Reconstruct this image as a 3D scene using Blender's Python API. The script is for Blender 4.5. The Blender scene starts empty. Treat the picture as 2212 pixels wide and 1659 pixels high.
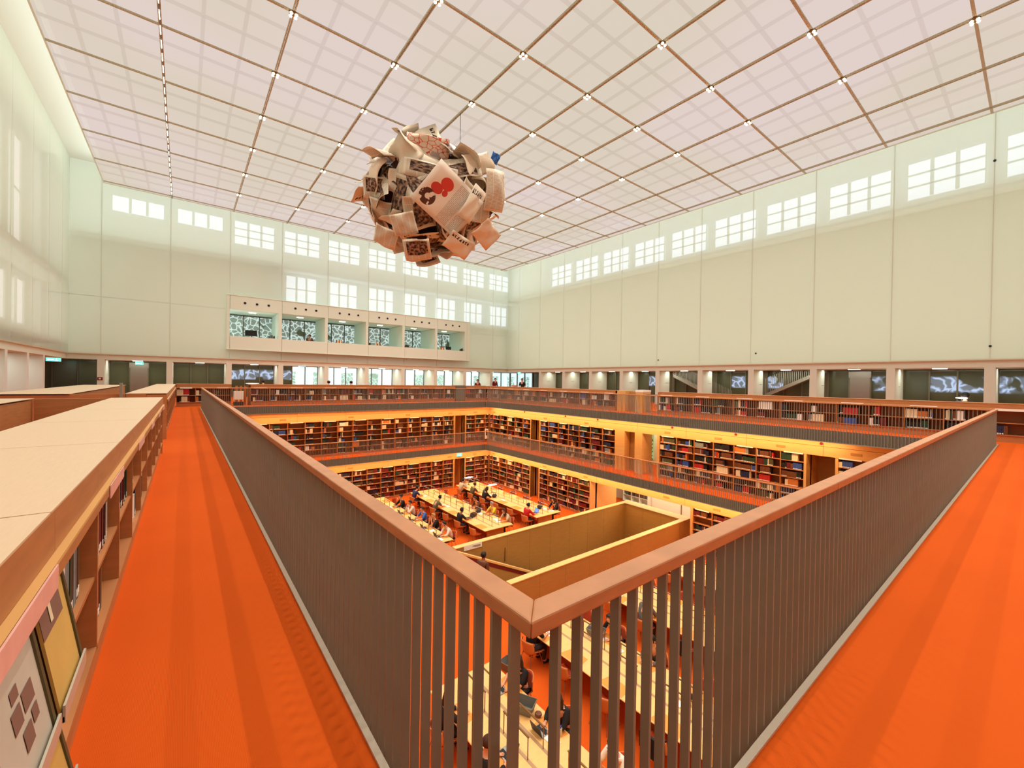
import bpy, math, random
from mathutils import Vector, Matrix
# ------------------------------------------------------------------ camera, world, exposure
C = bpy.context.scene.collection
SC = bpy.context.scene
Z0 = 8.0                                   # eye height above the ground floor of the reading room
YAW, PITCH, ROLL, FPX = math.radians(38.194), math.radians(-0.427), math.radians(0.918), 900.47
fw = Vector((math.sin(YAW)*math.cos(PITCH), math.cos(YAW)*math.cos(PITCH), math.sin(PITCH)))
rt = Vector((math.cos(YAW), -math.sin(YAW), 0)); up = rt.cross(fw)
cr, sr = math.cos(ROLL), math.sin(ROLL)
rt, up = cr*rt+sr*up, -sr*rt+cr*up
cam = bpy.data.cameras.new('camera'); cam.sensor_width = 36; cam.lens = 36*FPX/2212; cam.clip_start = .05; cam.clip_end = 300
co = bpy.data.objects.new('camera', cam); C.objects.link(co)
M3 = Matrix((rt, up, -fw)).transposed().to_4x4(); M3.translation = Vector((0, 0, Z0)); co.matrix_world = M3
SC.camera = co
SC.view_settings.view_transform = 'Standard'; SC.view_settings.look = 'None'
SC.view_settings.gamma = 1; SC.view_settings.use_curve_mapping = False
SC.view_settings.exposure = 0.0
cy = SC.cycles
cy.use_adaptive_sampling = True; cy.adaptive_threshold = .03
cy.use_denoising = True; cy.max_bounces = 7; cy.diffuse_bounces = 4; cy.glossy_bounces = 2
cy.transmission_bounces = 3; cy.transparent_max_bounces = 10; cy.caustics_reflective = False; cy.caustics_refractive = False
cy.sample_clamp_indirect = 3.0
W = bpy.data.worlds.new('world'); SC.world = W; W.use_nodes = True
bg = W.node_tree.nodes['Background']; bg.inputs[0].default_value = (.80, .90, 1, 1); bg.inputs[1].default_value = 1.6

def lin(r, g, b):
    return tuple(((c/255)/12.92 if c/255 <= .04045 else ((c/255+.055)/1.055)**2.4) for c in (r, g, b))
def lamp(name, kind, loc, power, color, rot=(0, 0, 0), **k):
    l = bpy.data.lights.new(name, kind); l.energy = power; l.color = color
    for a, v in k.items(): setattr(l, a, v)
    o = bpy.data.objects.new(name, l); C.objects.link(o); o.location = loc; o.rotation_euler = rot
    return o
WARM = (1, .63, .32)
# ------------------------------------------------------------------ levels and plan (metres)
F3, F2, F1 = 6.43, 3.21, 0.0
XA, YA, XB, YB = .66, .75, 17.92, 25.81     # edge of the void
XW, YW, XL = 27.6, 36.0, -5.45               # screen walls
CEIL = Z0+11.53; WB = Z0+1.25               # glass ceiling, lower edge of the screens
SX, SY = 18.9, 26.8                           # bookcase fronts
PY = [1.42+3.262*k for k in range(-2, 11)]    # pier centres on the right wall
PX = [-4.07+3.3*k for k in range(0, 10)]      # pier centres on the back wall
# lights of the room: linear lamps in the soffits over the two lower tiers
for (F, pw) in ((F2, 1.0), (F1, 1.0)):
    z = F+3.215-.42
    lamp('soffit_light', 'AREA', (10.5, 26.3, z), 250*pw, WARM, (math.radians(-12), 0, 0), shape='RECTANGLE', size=15.5, size_y=.12)
    lamp('soffit_light', 'AREA', (18.4, 15.3, z), 330*pw, WARM, (0, math.radians(-12), 0), shape='RECTANGLE', size=.12, size_y=22)
    lamp('soffit_light', 'AREA', (-.1, 13, z), 120*pw, WARM, (0, 0, 0), shape='RECTANGLE', size=.12, size_y=24)
    lamp('soffit_light', 'AREA', (9, .2, z), 120*pw, WARM, (0, 0, 0), shape='RECTANGLE', size=16, size_y=.12)

# ------------------------------------------------------------------ materials
MT = {}
def mat(name, col, rough=.6, var=0, scale=8, stretch=(1, 1, 1), bump=0, metal=0, spec=.4, emis=None, es=0, wave=None):
    m = bpy.data.materials.new(name); m.use_nodes = True; n = m.node_tree.nodes; L = m.node_tree.links
    b = n['Principled BSDF']; b.inputs['Roughness'].default_value = rough; b.inputs['Metallic'].default_value = metal
    b.inputs['Specular IOR Level'].default_value = spec; b.inputs['Base Color'].default_value = (*col, 1)
    if emis: b.inputs['Emission Color'].default_value = (*emis, 1); b.inputs['Emission Strength'].default_value = es
    if var or bump:
        tc = n.new('ShaderNodeTexCoord'); mp = n.new('ShaderNodeMapping'); mp.inputs['Scale'].default_value = stretch
        nz = n.new('ShaderNodeTexNoise'); nz.inputs['Scale'].default_value = scale; nz.inputs['Detail'].default_value = 4
        L.new(tc.outputs['Object'], mp.inputs[0]); L.new(mp.outputs[0], nz.inputs['Vector'])
        if var:
            r = n.new('ShaderNodeValToRGB'); r.color_ramp.elements[0].position = .3; r.color_ramp.elements[1].position = .7
            r.color_ramp.elements[0].color = (*[c*(1-var) for c in col], 1); r.color_ramp.elements[1].color = (*[min(1, c*(1+var)) for c in col], 1)
            L.new(nz.outputs[0], r.inputs[0]); L.new(r.outputs[0], b.inputs['Base Color'])
        if bump:
            bp = n.new('ShaderNodeBump'); bp.inputs['Strength'].default_value = bump; bp.inputs['Distance'].default_value = .01
            L.new(nz.outputs[0], bp.inputs['Height']); L.new(bp.outputs[0], b.inputs['Normal'])
    MT[name] = m; return m
def emat(name, col, s):
    m = bpy.data.materials.new(name); m.use_nodes = True; n = m.node_tree.nodes; n.clear()
    e = n.new('ShaderNodeEmission'); o = n.new('ShaderNodeOutputMaterial'); e.inputs[0].default_value = (*col, 1); e.inputs[1].default_value = s
    m.node_tree.links.new(e.outputs[0], o.inputs[0]); MT[name] = m; return m

GR = (1, 14, 14)
mat('beech', lin(228, 196, 160), .35, .035, 6, (30, 2, 1))
mat('cherry', lin(186, 122, 72), .5, .10, 3, (1, 1, 9))
mat('cherry_dark', lin(160, 98, 54), .55, .10, 3, (1, 1, 9))
mat('handrail', lin(196, 136, 94), .42, .10, 5, (1.5, 1.5, 6), .15)
mat('maple', lin(220, 172, 104), .5, .05, 2.2, (1, 1, 6))
mat('maple_top', lin(238, 190, 118), .45, .05, 3, (2, 6, 1))
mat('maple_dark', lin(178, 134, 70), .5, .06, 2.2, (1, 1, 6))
mat('fin', lin(144, 140, 126), .55, .05, 6)
mat('fascia', lin(112, 110, 98), .6, .05, 6)
mat('strip', lin(225, 215, 195), .3, metal=.4)
mat('plaster', lin(222, 232, 216), .85, .02, 30, bump=.05)
mat('plaster_white', lin(226, 234, 226), .8)
mat('gallery_white', lin(226, 240, 224), .7)
mat('steel', lin(150, 148, 140), .35, metal=.8)
mat('mullion', lin(104, 102, 80), .5)
mat('black', lin(18, 16, 16), .6)
mat('charcoal', lin(48, 46, 44), .5)
mat('paper', lin(246, 240, 226), .8)
mat('acrylic', lin(240, 190, 178), .25, .06, 12)
mat('label_white', lin(250, 246, 235), .5)
mat('brass', lin(120, 84, 44), .4, metal=.5)
mat('pad', lin(232, 148, 58), .55, .03, 4)
mat('inlay', lin(176, 140, 100), .5)
mat('shell', lin(206, 134, 72), .45, .06, 4)
mat('cushion', lin(176, 66, 28), .9)
mat('skin', lin(214, 156, 122), .6)
mat('skin_dark', lin(150, 98, 70), .6)
mat('crate', lin(120, 122, 116), .5)
mat('red', lin(190, 34, 30), .6); mat('dark_red', lin(120, 22, 24), .6); mat('blue', lin(40, 70, 140), .6)
mat('green_leaf', lin(88, 120, 62), .6)
mat('yellow_cover', lin(214, 176, 96), .6, .08, 5)
mat('plan_brown', lin(134, 98, 82), .7)
mat('grey_cover', lin(200, 190, 172), .6, .05, 9)
mat('holder', lin(196, 190, 172), .25)
emat('lamp_white', (1, .93, .80), 7); emat('lamp_disc', (1, .95, .86), 5); emat('node_glow', (1, .86, .62), 6)
emat('exit_green', (.20, 1, .62), 1.6); emat('exit_white', (.85, 1, .95), 3)
emat('screen_blue', (.25, .42, 1), 1.1)
emat('daylight', (.80, .91, 1), 2.3); emat('daylight_soft', (1, .97, .92), 1.5)
mat('c_dkbrown', lin(56, 34, 22), .7)
for q_, c_ in (('bk_green_', (40, 70, 48)), ('bk_black_', (36, 32, 32)), ('bk_brown_', (110, 70, 40)), ('bk_grey_', (120, 124, 110))): mat(q_, lin(*c_))
# carpet: ribbed weave with slow waves
m = mat('carpet', lin(214, 90, 24), .92, .05, .7)
n, L = m.node_tree.nodes, m.node_tree.links
tc = n.new('ShaderNodeTexCoord'); w = n.new('ShaderNodeTexWave'); w.inputs['Scale'].default_value = 55; w.inputs['Distortion'].default_value = .5
w2 = n.new('ShaderNodeTexNoise'); w2.inputs['Scale'].default_value = 5; ad = n.new('ShaderNodeMath'); ad.operation = 'ADD'
bp = n.new('ShaderNodeBump'); bp.inputs['Strength'].default_value = .12; bp.inputs['Distance'].default_value = .02
L.new(tc.outputs['Object'], w.inputs['Vector']); L.new(tc.outputs['Object'], w2.inputs['Vector'])
L.new(w.outputs['Fac'], ad.inputs[0]); L.new(w2.outputs[0], ad.inputs[1]); L.new(ad.outputs[0], bp.inputs['Height'])
L.new(bp.outputs[0], n['Principled BSDF'].inputs['Normal']); n['Principled BSDF'].inputs['Specular IOR Level'].default_value = .1
# luminous stretched ceiling: a glowing film that lets the framework behind show faintly
m = bpy.data.materials.new('ceiling_film'); m.use_nodes = True; n, L = m.node_tree.nodes, m.node_tree.links; n.clear()
e = n.new('ShaderNodeEmission'); t = n.new('ShaderNodeBsdfTransparent'); x = n.new('ShaderNodeMixShader'); o = n.new('ShaderNodeOutputMaterial')
tc = n.new('ShaderNodeTexCoord'); nz = n.new('ShaderNodeTexNoise'); nz.inputs['Scale'].default_value = .12; nz.inputs['Detail'].default_value = 1
cr_ = n.new('ShaderNodeValToRGB'); cr_.color_ramp.elements[0].color = (*lin(222, 208, 190), 1); cr_.color_ramp.elements[1].color = (*lin(228, 210, 204), 1)
cr_.color_ramp.elements[0].position = .4; cr_.color_ramp.elements[1].position = .6
e.inputs[1].default_value = 1.0; x.inputs[0].default_value = .16
L.new(tc.outputs['Object'], nz.inputs['Vector']); L.new(nz.outputs[0], cr_.inputs[0]); L.new(cr_.outputs[0], e.inputs[0])
L.new(e.outputs[0], x.inputs[1]); L.new(t.outputs[0], x.inputs[2]); L.new(x.outputs[0], o.inputs[0]); MT['ceiling_film'] = m
emat('ceiling_back', lin(226, 212, 200), .9)
mat('ceiling_bar', lin(188, 186, 160), .5); mat('ceiling_bar_thin', lin(150, 130, 104), .6)
# translucent screen cloth of the walls
m = bpy.data.materials.new('screen'); m.use_nodes = True; n, L = m.node_tree.nodes, m.node_tree.links; n.clear()
d = n.new('ShaderNodeBsdfDiffuse'); tl = n.new('ShaderNodeBsdfTranslucent'); t = n.new('ShaderNodeBsdfTransparent')
d.inputs[0].default_value = (*lin(222, 230, 214), 1); tl.inputs[0].default_value = (*lin(240, 240, 230), 1)
x = n.new('ShaderNodeMixShader'); x2 = n.new('ShaderNodeMixShader'); o = n.new('ShaderNodeOutputMaterial')
x.inputs[0].default_value = .34; x2.inputs[0].default_value = .22
L.new(d.outputs[0], x.inputs[1]); L.new(tl.outputs[0], x.inputs[2]); L.new(x.outputs[0], x2.inputs[1]); L.new(t.outputs[0], x2.inputs[2]); L.new(x2.outputs[0], o.inputs[0]); MT['screen'] = m
# glass
def glass(name, col, tr, rough=.03):
    m = bpy.data.materials.new(name); m.use_nodes = True; n, L = m.node_tree.nodes, m.node_tree.links; n.clear()
    g = n.new('ShaderNodeBsdfGlossy'); g.inputs['Roughness'].default_value = rough; g.inputs[0].default_value = (.9, .9, .9, 1)
    t = n.new('ShaderNodeBsdfTransparent'); t.inputs[0].default_value = (*col, 1)
    x = n.new('ShaderNodeMixShader'); x.inputs[0].default_value = 1-tr; o = n.new('ShaderNodeOutputMaterial')
    L.new(t.outputs[0], x.inputs[1]); L.new(g.outputs[0], x.inputs[2]); L.new(x.outputs[0], o.inputs[0]); MT[name] = m
glass('clear_glass', (.9, .95, .97), .9)
# dark green curtain wall, plain or with a lace-like daylight glow painted into the panes
def lattice(name, base, lightcol, strength, zlo, zhi, scale, thick, blob, dist=1.2, rough=.08):
    m = mat(name, base, rough, spec=.35); n, L = m.node_tree.nodes, m.node_tree.links; b = n['Principled BSDF']
    g = n.new('ShaderNodeNewGeometry'); nz = n.new('ShaderNodeTexNoise'); nz.inputs['Scale'].default_value = 1.1
    mx = n.new('ShaderNodeVectorMath'); mx.operation = 'MULTIPLY_ADD'; mx.inputs[1].default_value = (dist,)*3
    L.new(g.outputs['Position'], nz.inputs['Vector']); L.new(nz.outputs['Color'], mx.inputs[0]); L.new(g.outputs['Position'], mx.inputs[2])
    v = n.new('ShaderNodeTexVoronoi'); v.feature = 'DISTANCE_TO_EDGE'; v.inputs['Scale'].default_value = scale
    L.new(mx.outputs[0], v.inputs['Vector'])
    mr = n.new('ShaderNodeMapRange'); mr.inputs[1].default_value = thick; mr.inputs[2].default_value = 0; L.new(v.outputs['Distance'], mr.inputs[0])
    sp = n.new('ShaderNodeSeparateXYZ'); L.new(g.outputs['Position'], sp.inputs[0])
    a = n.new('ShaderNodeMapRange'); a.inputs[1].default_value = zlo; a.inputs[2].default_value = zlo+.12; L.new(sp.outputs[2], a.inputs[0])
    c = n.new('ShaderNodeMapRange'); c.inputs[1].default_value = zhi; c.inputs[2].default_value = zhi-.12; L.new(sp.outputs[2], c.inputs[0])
    n2 = n.new('ShaderNodeTexNoise'); n2.inputs['Scale'].default_value = .9; L.new(g.outputs['Position'], n2.inputs['Vector'])
    k = n.new('ShaderNodeMapRange'); k.inputs[1].default_value = blob; k.inputs[2].default_value = blob+.05; L.new(n2.outputs[0], k.inputs[0])
    def mul(p, q):
        t = n.new('ShaderNodeMath'); t.operation = 'MULTIPLY'; L.new(p, t.inputs[0]); L.new(q, t.inputs[1]); return t.outputs[0]
    b2 = n.new('ShaderNodeMath'); b2.operation = 'MULTIPLY_ADD'; b2.inputs[1].default_value = .8; b2.inputs[2].default_value = .2; L.new(mr.outputs[0], b2.inputs[0])
    f = mul(mul(b2.outputs[0], a.outputs[0]), mul(c.outputs[0], k.outputs[0]))
    s = n.new('ShaderNodeMath'); s.operation = 'MULTIPLY'; s.inputs[1].default_value = strength; L.new(f, s.inputs[0])
    b.inputs['Emission Color'].default_value = (*lightcol, 1); L.new(s.outputs[0], b.inputs['Emission Strength'])
mat('dark_glass', lin(84, 88, 66), .12, .12, .5, spec=.4)
lattice('lace_glow_glass', lin(80, 82, 60), (.52, .66, .95), 1.0, 7.75, 8.6, 1.9, .16, .42)
lattice('lace_window', lin(120, 134, 110), (.72, .88, .84), .95, -5, 30, 2.6, .12, .30, .5)
emat('lace_panel', lin(176, 190, 118), .85); mat('cherry_shade', lin(146, 90, 50), .6, .08, 3, (1, 1, 9))  # darker cherry: shade inside the bookcases painted into the back panels

# ------------------------------------------------------------------ mesh helpers
class MB:
    def __init__(s): s.v = []; s.f = []; s.mi = []; s.mats = []
    def m(s, name):
        if name not in s.mats: s.mats.append(name)
        return s.mats.index(name)
    def box(s, x0, x1, y0, y1, z0, z1, mat='maple', M=None):
        if x0 > x1: x0, x1 = x1, x0
        if y0 > y1: y0, y1 = y1, y0
        if z0 > z1: z0, z1 = z1, z0
        b = len(s.v); p = [(x0, y0, z0), (x1, y0, z0), (x1, y1, z0), (x0, y1, z0), (x0, y0, z1), (x1, y0, z1), (x1, y1, z1), (x0, y1, z1)]
        if M is not None: p = [tuple(M @ Vector(q)) for q in p]
        s.v += p; s.f += [(b, b+3, b+2, b+1), (b+4, b+5, b+6, b+7), (b, b+1, b+5, b+4), (b+1, b+2, b+6, b+5), (b+2, b+3, b+7, b+6), (b+3, b, b+4, b+7)]
        s.mi += [s.m(mat)]*6; return s
    def poly(s, pts, mat='maple'):
        b = len(s.v); s.v += [tuple(p) for p in pts]; s.f.append(tuple(range(b, b+len(pts)))); s.mi.append(s.m(mat)); return s
    def prism(s, pts, d, mat='maple'):      # polygon pts swept along vector d
        b = len(s.v); k = len(pts); d = Vector(d); s.v += [tuple(p) for p in pts]+[tuple(Vector(p)+d) for p in pts]
        s.f += [tuple(range(b, b+k))[::-1], tuple(range(b+k, b+2*k))]+[(b+i, b+(i+1) % k, b+k+(i+1) % k, b+k+i) for i in range(k)]
        s.mi += [s.m(mat)]*(k+2); return s
    def tube(s, p, q, r, mat='steel', seg=8, r2=None):
        p, q = Vector(p), Vector(q); a = (q-p).normalized(); u = a.orthogonal().normalized(); w = a.cross(u); b = len(s.v); r2 = r if r2 is None else r2
        for c, rr in ((p, r), (q, r2)):
            for i in range(seg):
                t = 2*math.pi*i/seg; s.v.append(tuple(c+rr*(math.cos(t)*u+math.sin(t)*w)))
        s.f += [(b+i, b+(i+1) % seg, b+seg+(i+1) % seg, b+seg+i) for i in range(seg)]+[tuple(range(b, b+seg))[::-1], tuple(range(b+seg, b+2*seg))]
        s.mi += [s.m(mat)]*(seg+2); return s
    def path(s, pts, r, mat='steel', seg=6):
        for a, b in zip(pts, pts[1:]): s.tube(a, b, r, mat, seg)
        return s
    def ball(s, c, rx, ry, rz, mat='black', nu=12, nv=8, fn=None):
        b = len(s.v); c = Vector(c)
        for j in range(nv+1):
            th = math.pi*j/nv
            for i in range(nu):
                ph = 2*math.pi*i/nu; q = Vector((rx*math.sin(th)*math.cos(ph), ry*math.sin(th)*math.sin(ph), rz*math.cos(th)))
                if fn: q = Vector(fn(q))
                s.v.append(tuple(c+q))
        for j in range(nv):
            for i in range(nu): s.f.append((b+j*nu+i, b+(j+1)*nu+i, b+(j+1)*nu+(i+1) % nu, b+j*nu+(i+1) % nu)); s.mi.append(s.m(mat))
        return s
    def mesh(s, name, smooth=False):
        me = bpy.data.meshes.new(name); me.from_pydata(s.v, [], s.f)
        for q in s.mats: me.materials.append(MT[q])
        me.polygons.foreach_set('material_index', s.mi)
        if smooth: me.polygons.foreach_set('use_smooth', [True]*len(s.f))
        me.update(); return me
    def obj(s, name, parent=None, loc=None, rot=0, smooth=False, **k):
        return link(s.mesh(name, smooth), name, parent, loc, rot, **k)
def link(me, name, parent=None, loc=None, rot=0, **k):
    o = bpy.data.objects.new(name, me); C.objects.link(o)
    if parent: o.parent = parent
    if loc is not None: o.location = loc
    if rot: o.rotation_euler = (0, 0, rot)
    for a, v in k.items():
        if v is not None: o[a] = v
    return o
def thing(name, loc, rot, label, category, group=None):
    return link(None, name, None, loc, rot, label=label, category=category, group=group)
def tag(o, label, category, group=None):
    o['label'] = label; o['category'] = category
    if group: o['group'] = group
    return o
def copytree(o, parent=None):
    c = o.copy(); C.objects.link(c); c.parent = parent
    for ch in o.children: copytree(ch, c)
    return c
def struct(mb, name, smooth=False): return mb.obj(name, smooth=smooth, kind='structure')
def ordn(i):
    w = ['first', 'second', 'third', 'fourth', 'fifth', 'sixth', 'seventh', 'eighth', 'ninth', 'tenth', 'eleventh', 'twelfth', 'thirteenth', 'fourteenth', 'fifteenth', 'sixteenth']
    return w[i] if i < len(w) else f'{i+1}th'
PI = math.pi
# ------------------------------------------------------------------ floors, slabs, walls of the lower tiers
def ring(F, name, x0, x1, y0, y1, mat='carpet', th=.40, edge='maple'):
    mb = MB()
    for a in ((x0, XA, y0, y1), (XB, x1, y0, y1), (XA, XB, y0, YA), (XA, XB, YB, y1)):
        mb.box(a[0], a[1], a[2], a[3], F-.02, F, mat); mb.box(a[0], a[1], a[2], a[3], F-th, F-.02, edge)
    o = struct(mb, name); return o
ring(F3, 'floor_upper', -8.4, 30.4, -6, 39)
ring(F2, 'floor_middle', -2.2, 26, -2.2, 29.2)
PIT = (8.9, 19.66, 11.15, 14.5)
mb = MB()
for a in ((-2.2, 9.9, -2.2, 29.2), (19.7, 26, -2.2, 29.2), (9.9, 19.7, -2.2, 11.0), (9.9, 19.7, 14.65, 29.2)):
    mb.box(a[0], a[1], a[2], a[3], -.02, 0, 'carpet')
struct(mb, 'floor_reading_room')
# thin metal edge strip under the railings and on each slab edge
mb = MB()
mb.box(XA-.03, XA, YA-.03, YB+.03, F3, F3+.012, 'strip').box(XA, XB+.03, YA-.03, YA, F3, F3+.012, 'strip').box(XB, XB+.03, YA, YB+.03, F3, F3+.012, 'strip').box(XA, XB, YB, YB+.03, F3, F3+.012, 'strip')
struct(mb, 'trim_1')
# wood wall bands over the bookcases and wall bodies behind them
def bands(F, nm, xl, right):
    top, bot = F+2.815, F+2.15
    mb = MB()
    mid = (top+bot)/2+.03
    for (z0, z1) in ((bot, mid-.006), (mid+.006, top)):
        x = xl
        while x < SX-.05:
            x1 = min(SX, x+2.75); mb.box(x+.005, x1-.005, SY-.012, SY+.4, z0, z1, 'maple'); x = x1
        for (y0, y1) in right:
            y = y1
            while y > y0+.05:
                ya = max(y0, y-2.72); mb.box(SX-.012, SX+.4, ya+.005, y-.005, z0, z1, 'maple'); y = ya
    return struct(mb, nm)
bands(F2, 'trim_2', -.3, [(-.2, SY)])
bands(F1, 'trim_3', -.3, [(-.2, SY)])
mb = MB()
for F in (F2, F1):
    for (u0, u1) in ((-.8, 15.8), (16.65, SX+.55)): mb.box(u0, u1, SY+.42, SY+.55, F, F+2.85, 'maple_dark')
    mb.box(15.7, 15.8, SY, SY+1.3, F, F+2.15, 'maple').box(16.65, 16.75, SY, SY+1.3, F, F+2.15, 'maple').box(15.7, 16.75, SY+1.3, SY+1.4, F, F+2.7, 'maple').box(15.7, 16.75, SY+.4, SY+1.3, F+2.15, F+2.3, 'maple')
    for (u0, u1) in ((20.97, 21.8), (4.68, 5.56)):
        mb.box(SX, SX+1.3, u0-.1, u0, F, F+2.15, 'maple').box(SX, SX+1.3, u1, u1+.1, F, F+2.15, 'maple').box(SX+1.3, SX+1.4, u0-.1, u1+.1, F, F+2.7, 'maple_dark').box(SX+.4, SX+1.3, u0-.1, u1+.1, F+2.15, F+2.3, 'maple')
    mb.box(-.8, -.33, -.8, SY+.5, F, F+2.815, 'maple'); mb.box(-.33, SX+.5, -.8, -.3, F, F+2.815, 'maple')
for F, gaps in ((F2, [(4.68, 5.56), (11.95, 14.0), (20.97, 21.8)]), (F1, [(4.68, 5.56), (10.2, 16.35), (20.97, 21.8)])):
    y = -.8
    for g0, g1 in gaps+[(SY+.5, 99)]:
        mb.box(SX+.42, SX+.55, y, g0, F, F+2.85, 'maple_dark'); y = g1
struct(mb, 'wall_lower')
# pier and posts beside the openings
mb = MB()
mb.box(SX-.012, SX+.9, 14.02, 14.66, F2, F2+2.15, 'maple').box(SX-.012, SX+.45, 11.9, 12.04, F2, F2+2.15, 'maple').box(SX-.012, SX+.9, 12.91, 13.36, F2, F2+2.15, 'maple').box(SX+.5, SX+.6, 13.36, 14.02, F2, F2+2.15, 'maple_dark')
mb.box(SX-.012, SX+.45, 16.35, 16.43, F1, F1+2.15, 'maple').box(SX-.012, SX+.45, 10.08, 10.2, F1, F1+2.15, 'maple')
mb.box(SX+.45, SX+2.4, 16.35, 16.45, F1, F1+2.7, 'maple')
struct(mb, 'wall_opening')
mb = MB()     # rooms behind the openings
mb.box(SX+2.9, SX+3.0, 9, 17, F2, F2+2.8, 'plaster').box(SX+.55, SX+2.9, 8.9, 9, F2, F2+2.8, 'plaster').box(SX+.55, SX+2.9, 17, 17.1, F2, F2+2.8, 'plaster')
mb.box(SX+.55, SX+5, 19.6, 19.7, F1, F1+2.8, 'plaster').box(SX+4.9, SX+5, 8, 19.7, F1, F1+2.8, 'plaster').box(SX+.55, SX+5, 7.9, 8, F1, F1+2.8, 'plaster').box(SX+4.85, SX+4.9, 12.2, 12.24, F1, F1+2.6, 'charcoal').box(SX+4.85, SX+4.9, 13.4, 13.43, F1, F1+2.6, 'mullion')
struct(mb, 'wall_back_rooms')
lamp('room_light', 'AREA', (SX+3.0, 13.8, 2.72), 240, (1, .88, .62), shape='RECTANGLE', size=2.5, size_y=6)
lamp('room_light', 'AREA', (SX+1.9, 13.4, F2+2.7), 60, (1, .84, .52), shape='RECTANGLE', size=1.2, size_y=3)
t = thing('metal_shelf', (SX+4.5, 15.5, 0), 0, 'white metal shelving with books in the room beyond the lower opening', 'shelf')
f = MB()
for y in (0, .63, 1.26, 1.9): f.box(0, .35, y-.015, y+.015, 0, 2.3, 'plaster_white')
f.obj('frame', t)
for z in (.1, .5, .9, 1.3, 1.7, 2.1, 2.3): MB().box(0, .35, 0, 1.9, z-.02, z, 'plaster_white').obj('shelf', t)
t = MB()
for z in (.5, .9, 1.3, 1.7):
    y = .03
    while y < 1.7: w_ = .025+.02*((y*37) % 1); t.box(.03, .25, y, y+w_, z, z+.25+.05*((y*91) % 1), ['bk_green_', 'bk_black_', 'bk_brown_', 'bk_grey_'][int(y*53) % 4]); y += w_+.003
tag(t.obj('books', None, (SX+4.5, 15.5, 0), kind='stuff'), 'books on the white metal shelving beyond the lower opening', 'books')
# lattice window in the middle-tier recess, seen beyond the opening
w = MB().box(SX+2.84, SX+2.9, 14.1, 14.85, F2+.3, F2+2.35, 'lace_panel').obj('window_40', kind='structure')
random.seed(4)
mb = MB()
for i in range(26):
    y, z = random.uniform(14.1, 14.85), random.uniform(F2+.3, F2+2.35); a = random.uniform(0, PI); l = random.uniform(.3, .8)
    p = [y-l/2*math.cos(a), z-l/2*math.sin(a), y+l/2*math.cos(a), z+l/2*math.sin(a)]
    p = [min(14.85, max(14.1, p[0])), min(F2+2.35, max(F2+.3, p[1])), min(14.85, max(14.1, p[2])), min(F2+2.35, max(F2+.3, p[3]))]
    mb.tube((SX+2.82, p[0], p[1]), (SX+2.82, p[2], p[3]), .022, 'black', 4)
mb.obj('lattice', w)
# ------------------------------------------------------------------ stairwell parapet in the reading room
mb = MB(); zt = 1.2
x0, x1, y0, y1 = 8.65, 20.3, 10.88, 14.78
def wallrun(mb, a, b, axis, lo, hi, z0, z1, step, mat):
    t = a
    while t < b-.01:
        e = min(b, t+step)
        if axis == 'x': mb.box(t+.004, e-.004, lo, hi, z0, z1, mat)
        else: mb.box(lo, hi, t+.004, e-.004, z0, z1, mat)
        t = e
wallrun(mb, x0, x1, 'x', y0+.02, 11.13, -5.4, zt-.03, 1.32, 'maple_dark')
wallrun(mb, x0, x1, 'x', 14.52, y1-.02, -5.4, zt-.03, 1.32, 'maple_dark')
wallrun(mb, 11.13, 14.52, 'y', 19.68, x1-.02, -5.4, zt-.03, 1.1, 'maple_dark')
mb.box(x0, x1, y0, 11.15, zt-.03, zt, 'maple_top').box(x0, x1, 14.5, y1, zt-.03, zt, 'maple_top').box(19.66, x1, 11.15, 14.5, zt-.03, zt, 'maple_top')
struct(mb, 'wall_stairwell')
mb = MB()     # parapet that slopes down with the flight along the far side
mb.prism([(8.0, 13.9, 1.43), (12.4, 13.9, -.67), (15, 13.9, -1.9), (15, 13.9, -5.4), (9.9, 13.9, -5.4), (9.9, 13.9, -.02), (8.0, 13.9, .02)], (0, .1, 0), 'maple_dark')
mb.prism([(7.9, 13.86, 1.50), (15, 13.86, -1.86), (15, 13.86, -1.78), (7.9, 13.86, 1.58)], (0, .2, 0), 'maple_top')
mb.prism([(8.0, 13.885, 1.28), (15, 13.885, -2.03), (15, 13.885, -1.90), (8.0, 13.885, 1.41)], (0, .01, 0), 'dark_red')  # dark red strip painted in for the shaded carpet below the rail
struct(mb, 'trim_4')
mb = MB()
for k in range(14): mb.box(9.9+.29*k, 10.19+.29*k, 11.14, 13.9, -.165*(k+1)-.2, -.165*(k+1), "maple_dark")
mb.box(9.9, 19.66, 11.14, 14.5, -5.4, -5.3, 'maple_dark').box(9.78, 9.9, 11.14, 14.5, -5.4, -.02, 'maple_dark')
struct(mb, 'floor_stairs')
# ------------------------------------------------------------------ outer zone of the upper tier: piers, beams, curtain wall
ZO = Z0+.93
XG, YG, XGL = XW+2.25, YW+2.3, XL-2.25
mb = MB(); 
for k, y in enumerate(PY):
    if y < 33: mb.box(XG-.05, XG+.05, y-.17, y+.17, F3, ZO, 'mullion')
    if y < 33: mb.box(XW+.12, XG-.75 if 6 < y < 19 else XG-.11, y-.165, y+.165, F3, ZO, 'plaster')
mb.box(XW+.12, XG+.3, -6, YW+.3, ZO, WB+.05, 'plaster').box(XW+.03, XW+.12, -6, YW+.1, WB-.02, WB+.05, 'plaster')
struct(mb, 'wall_right')
mb = MB()
for k, x in enumerate(PX):
    if k < 9 or True:
        if x < 26: mb.box(x-.165, x+.165, YW+.12, YG-.11, F3, ZO, 'plaster')
mb.box(XL-2.4, XG+.3, YW+.12, YG+.3, ZO, WB+.05, 'plaster').box(XL, XW+.1, YW+.03, YW+.12, WB-.02, WB+.05, 'plaster')
struct(mb, 'wall_back')
mb = MB()
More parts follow.
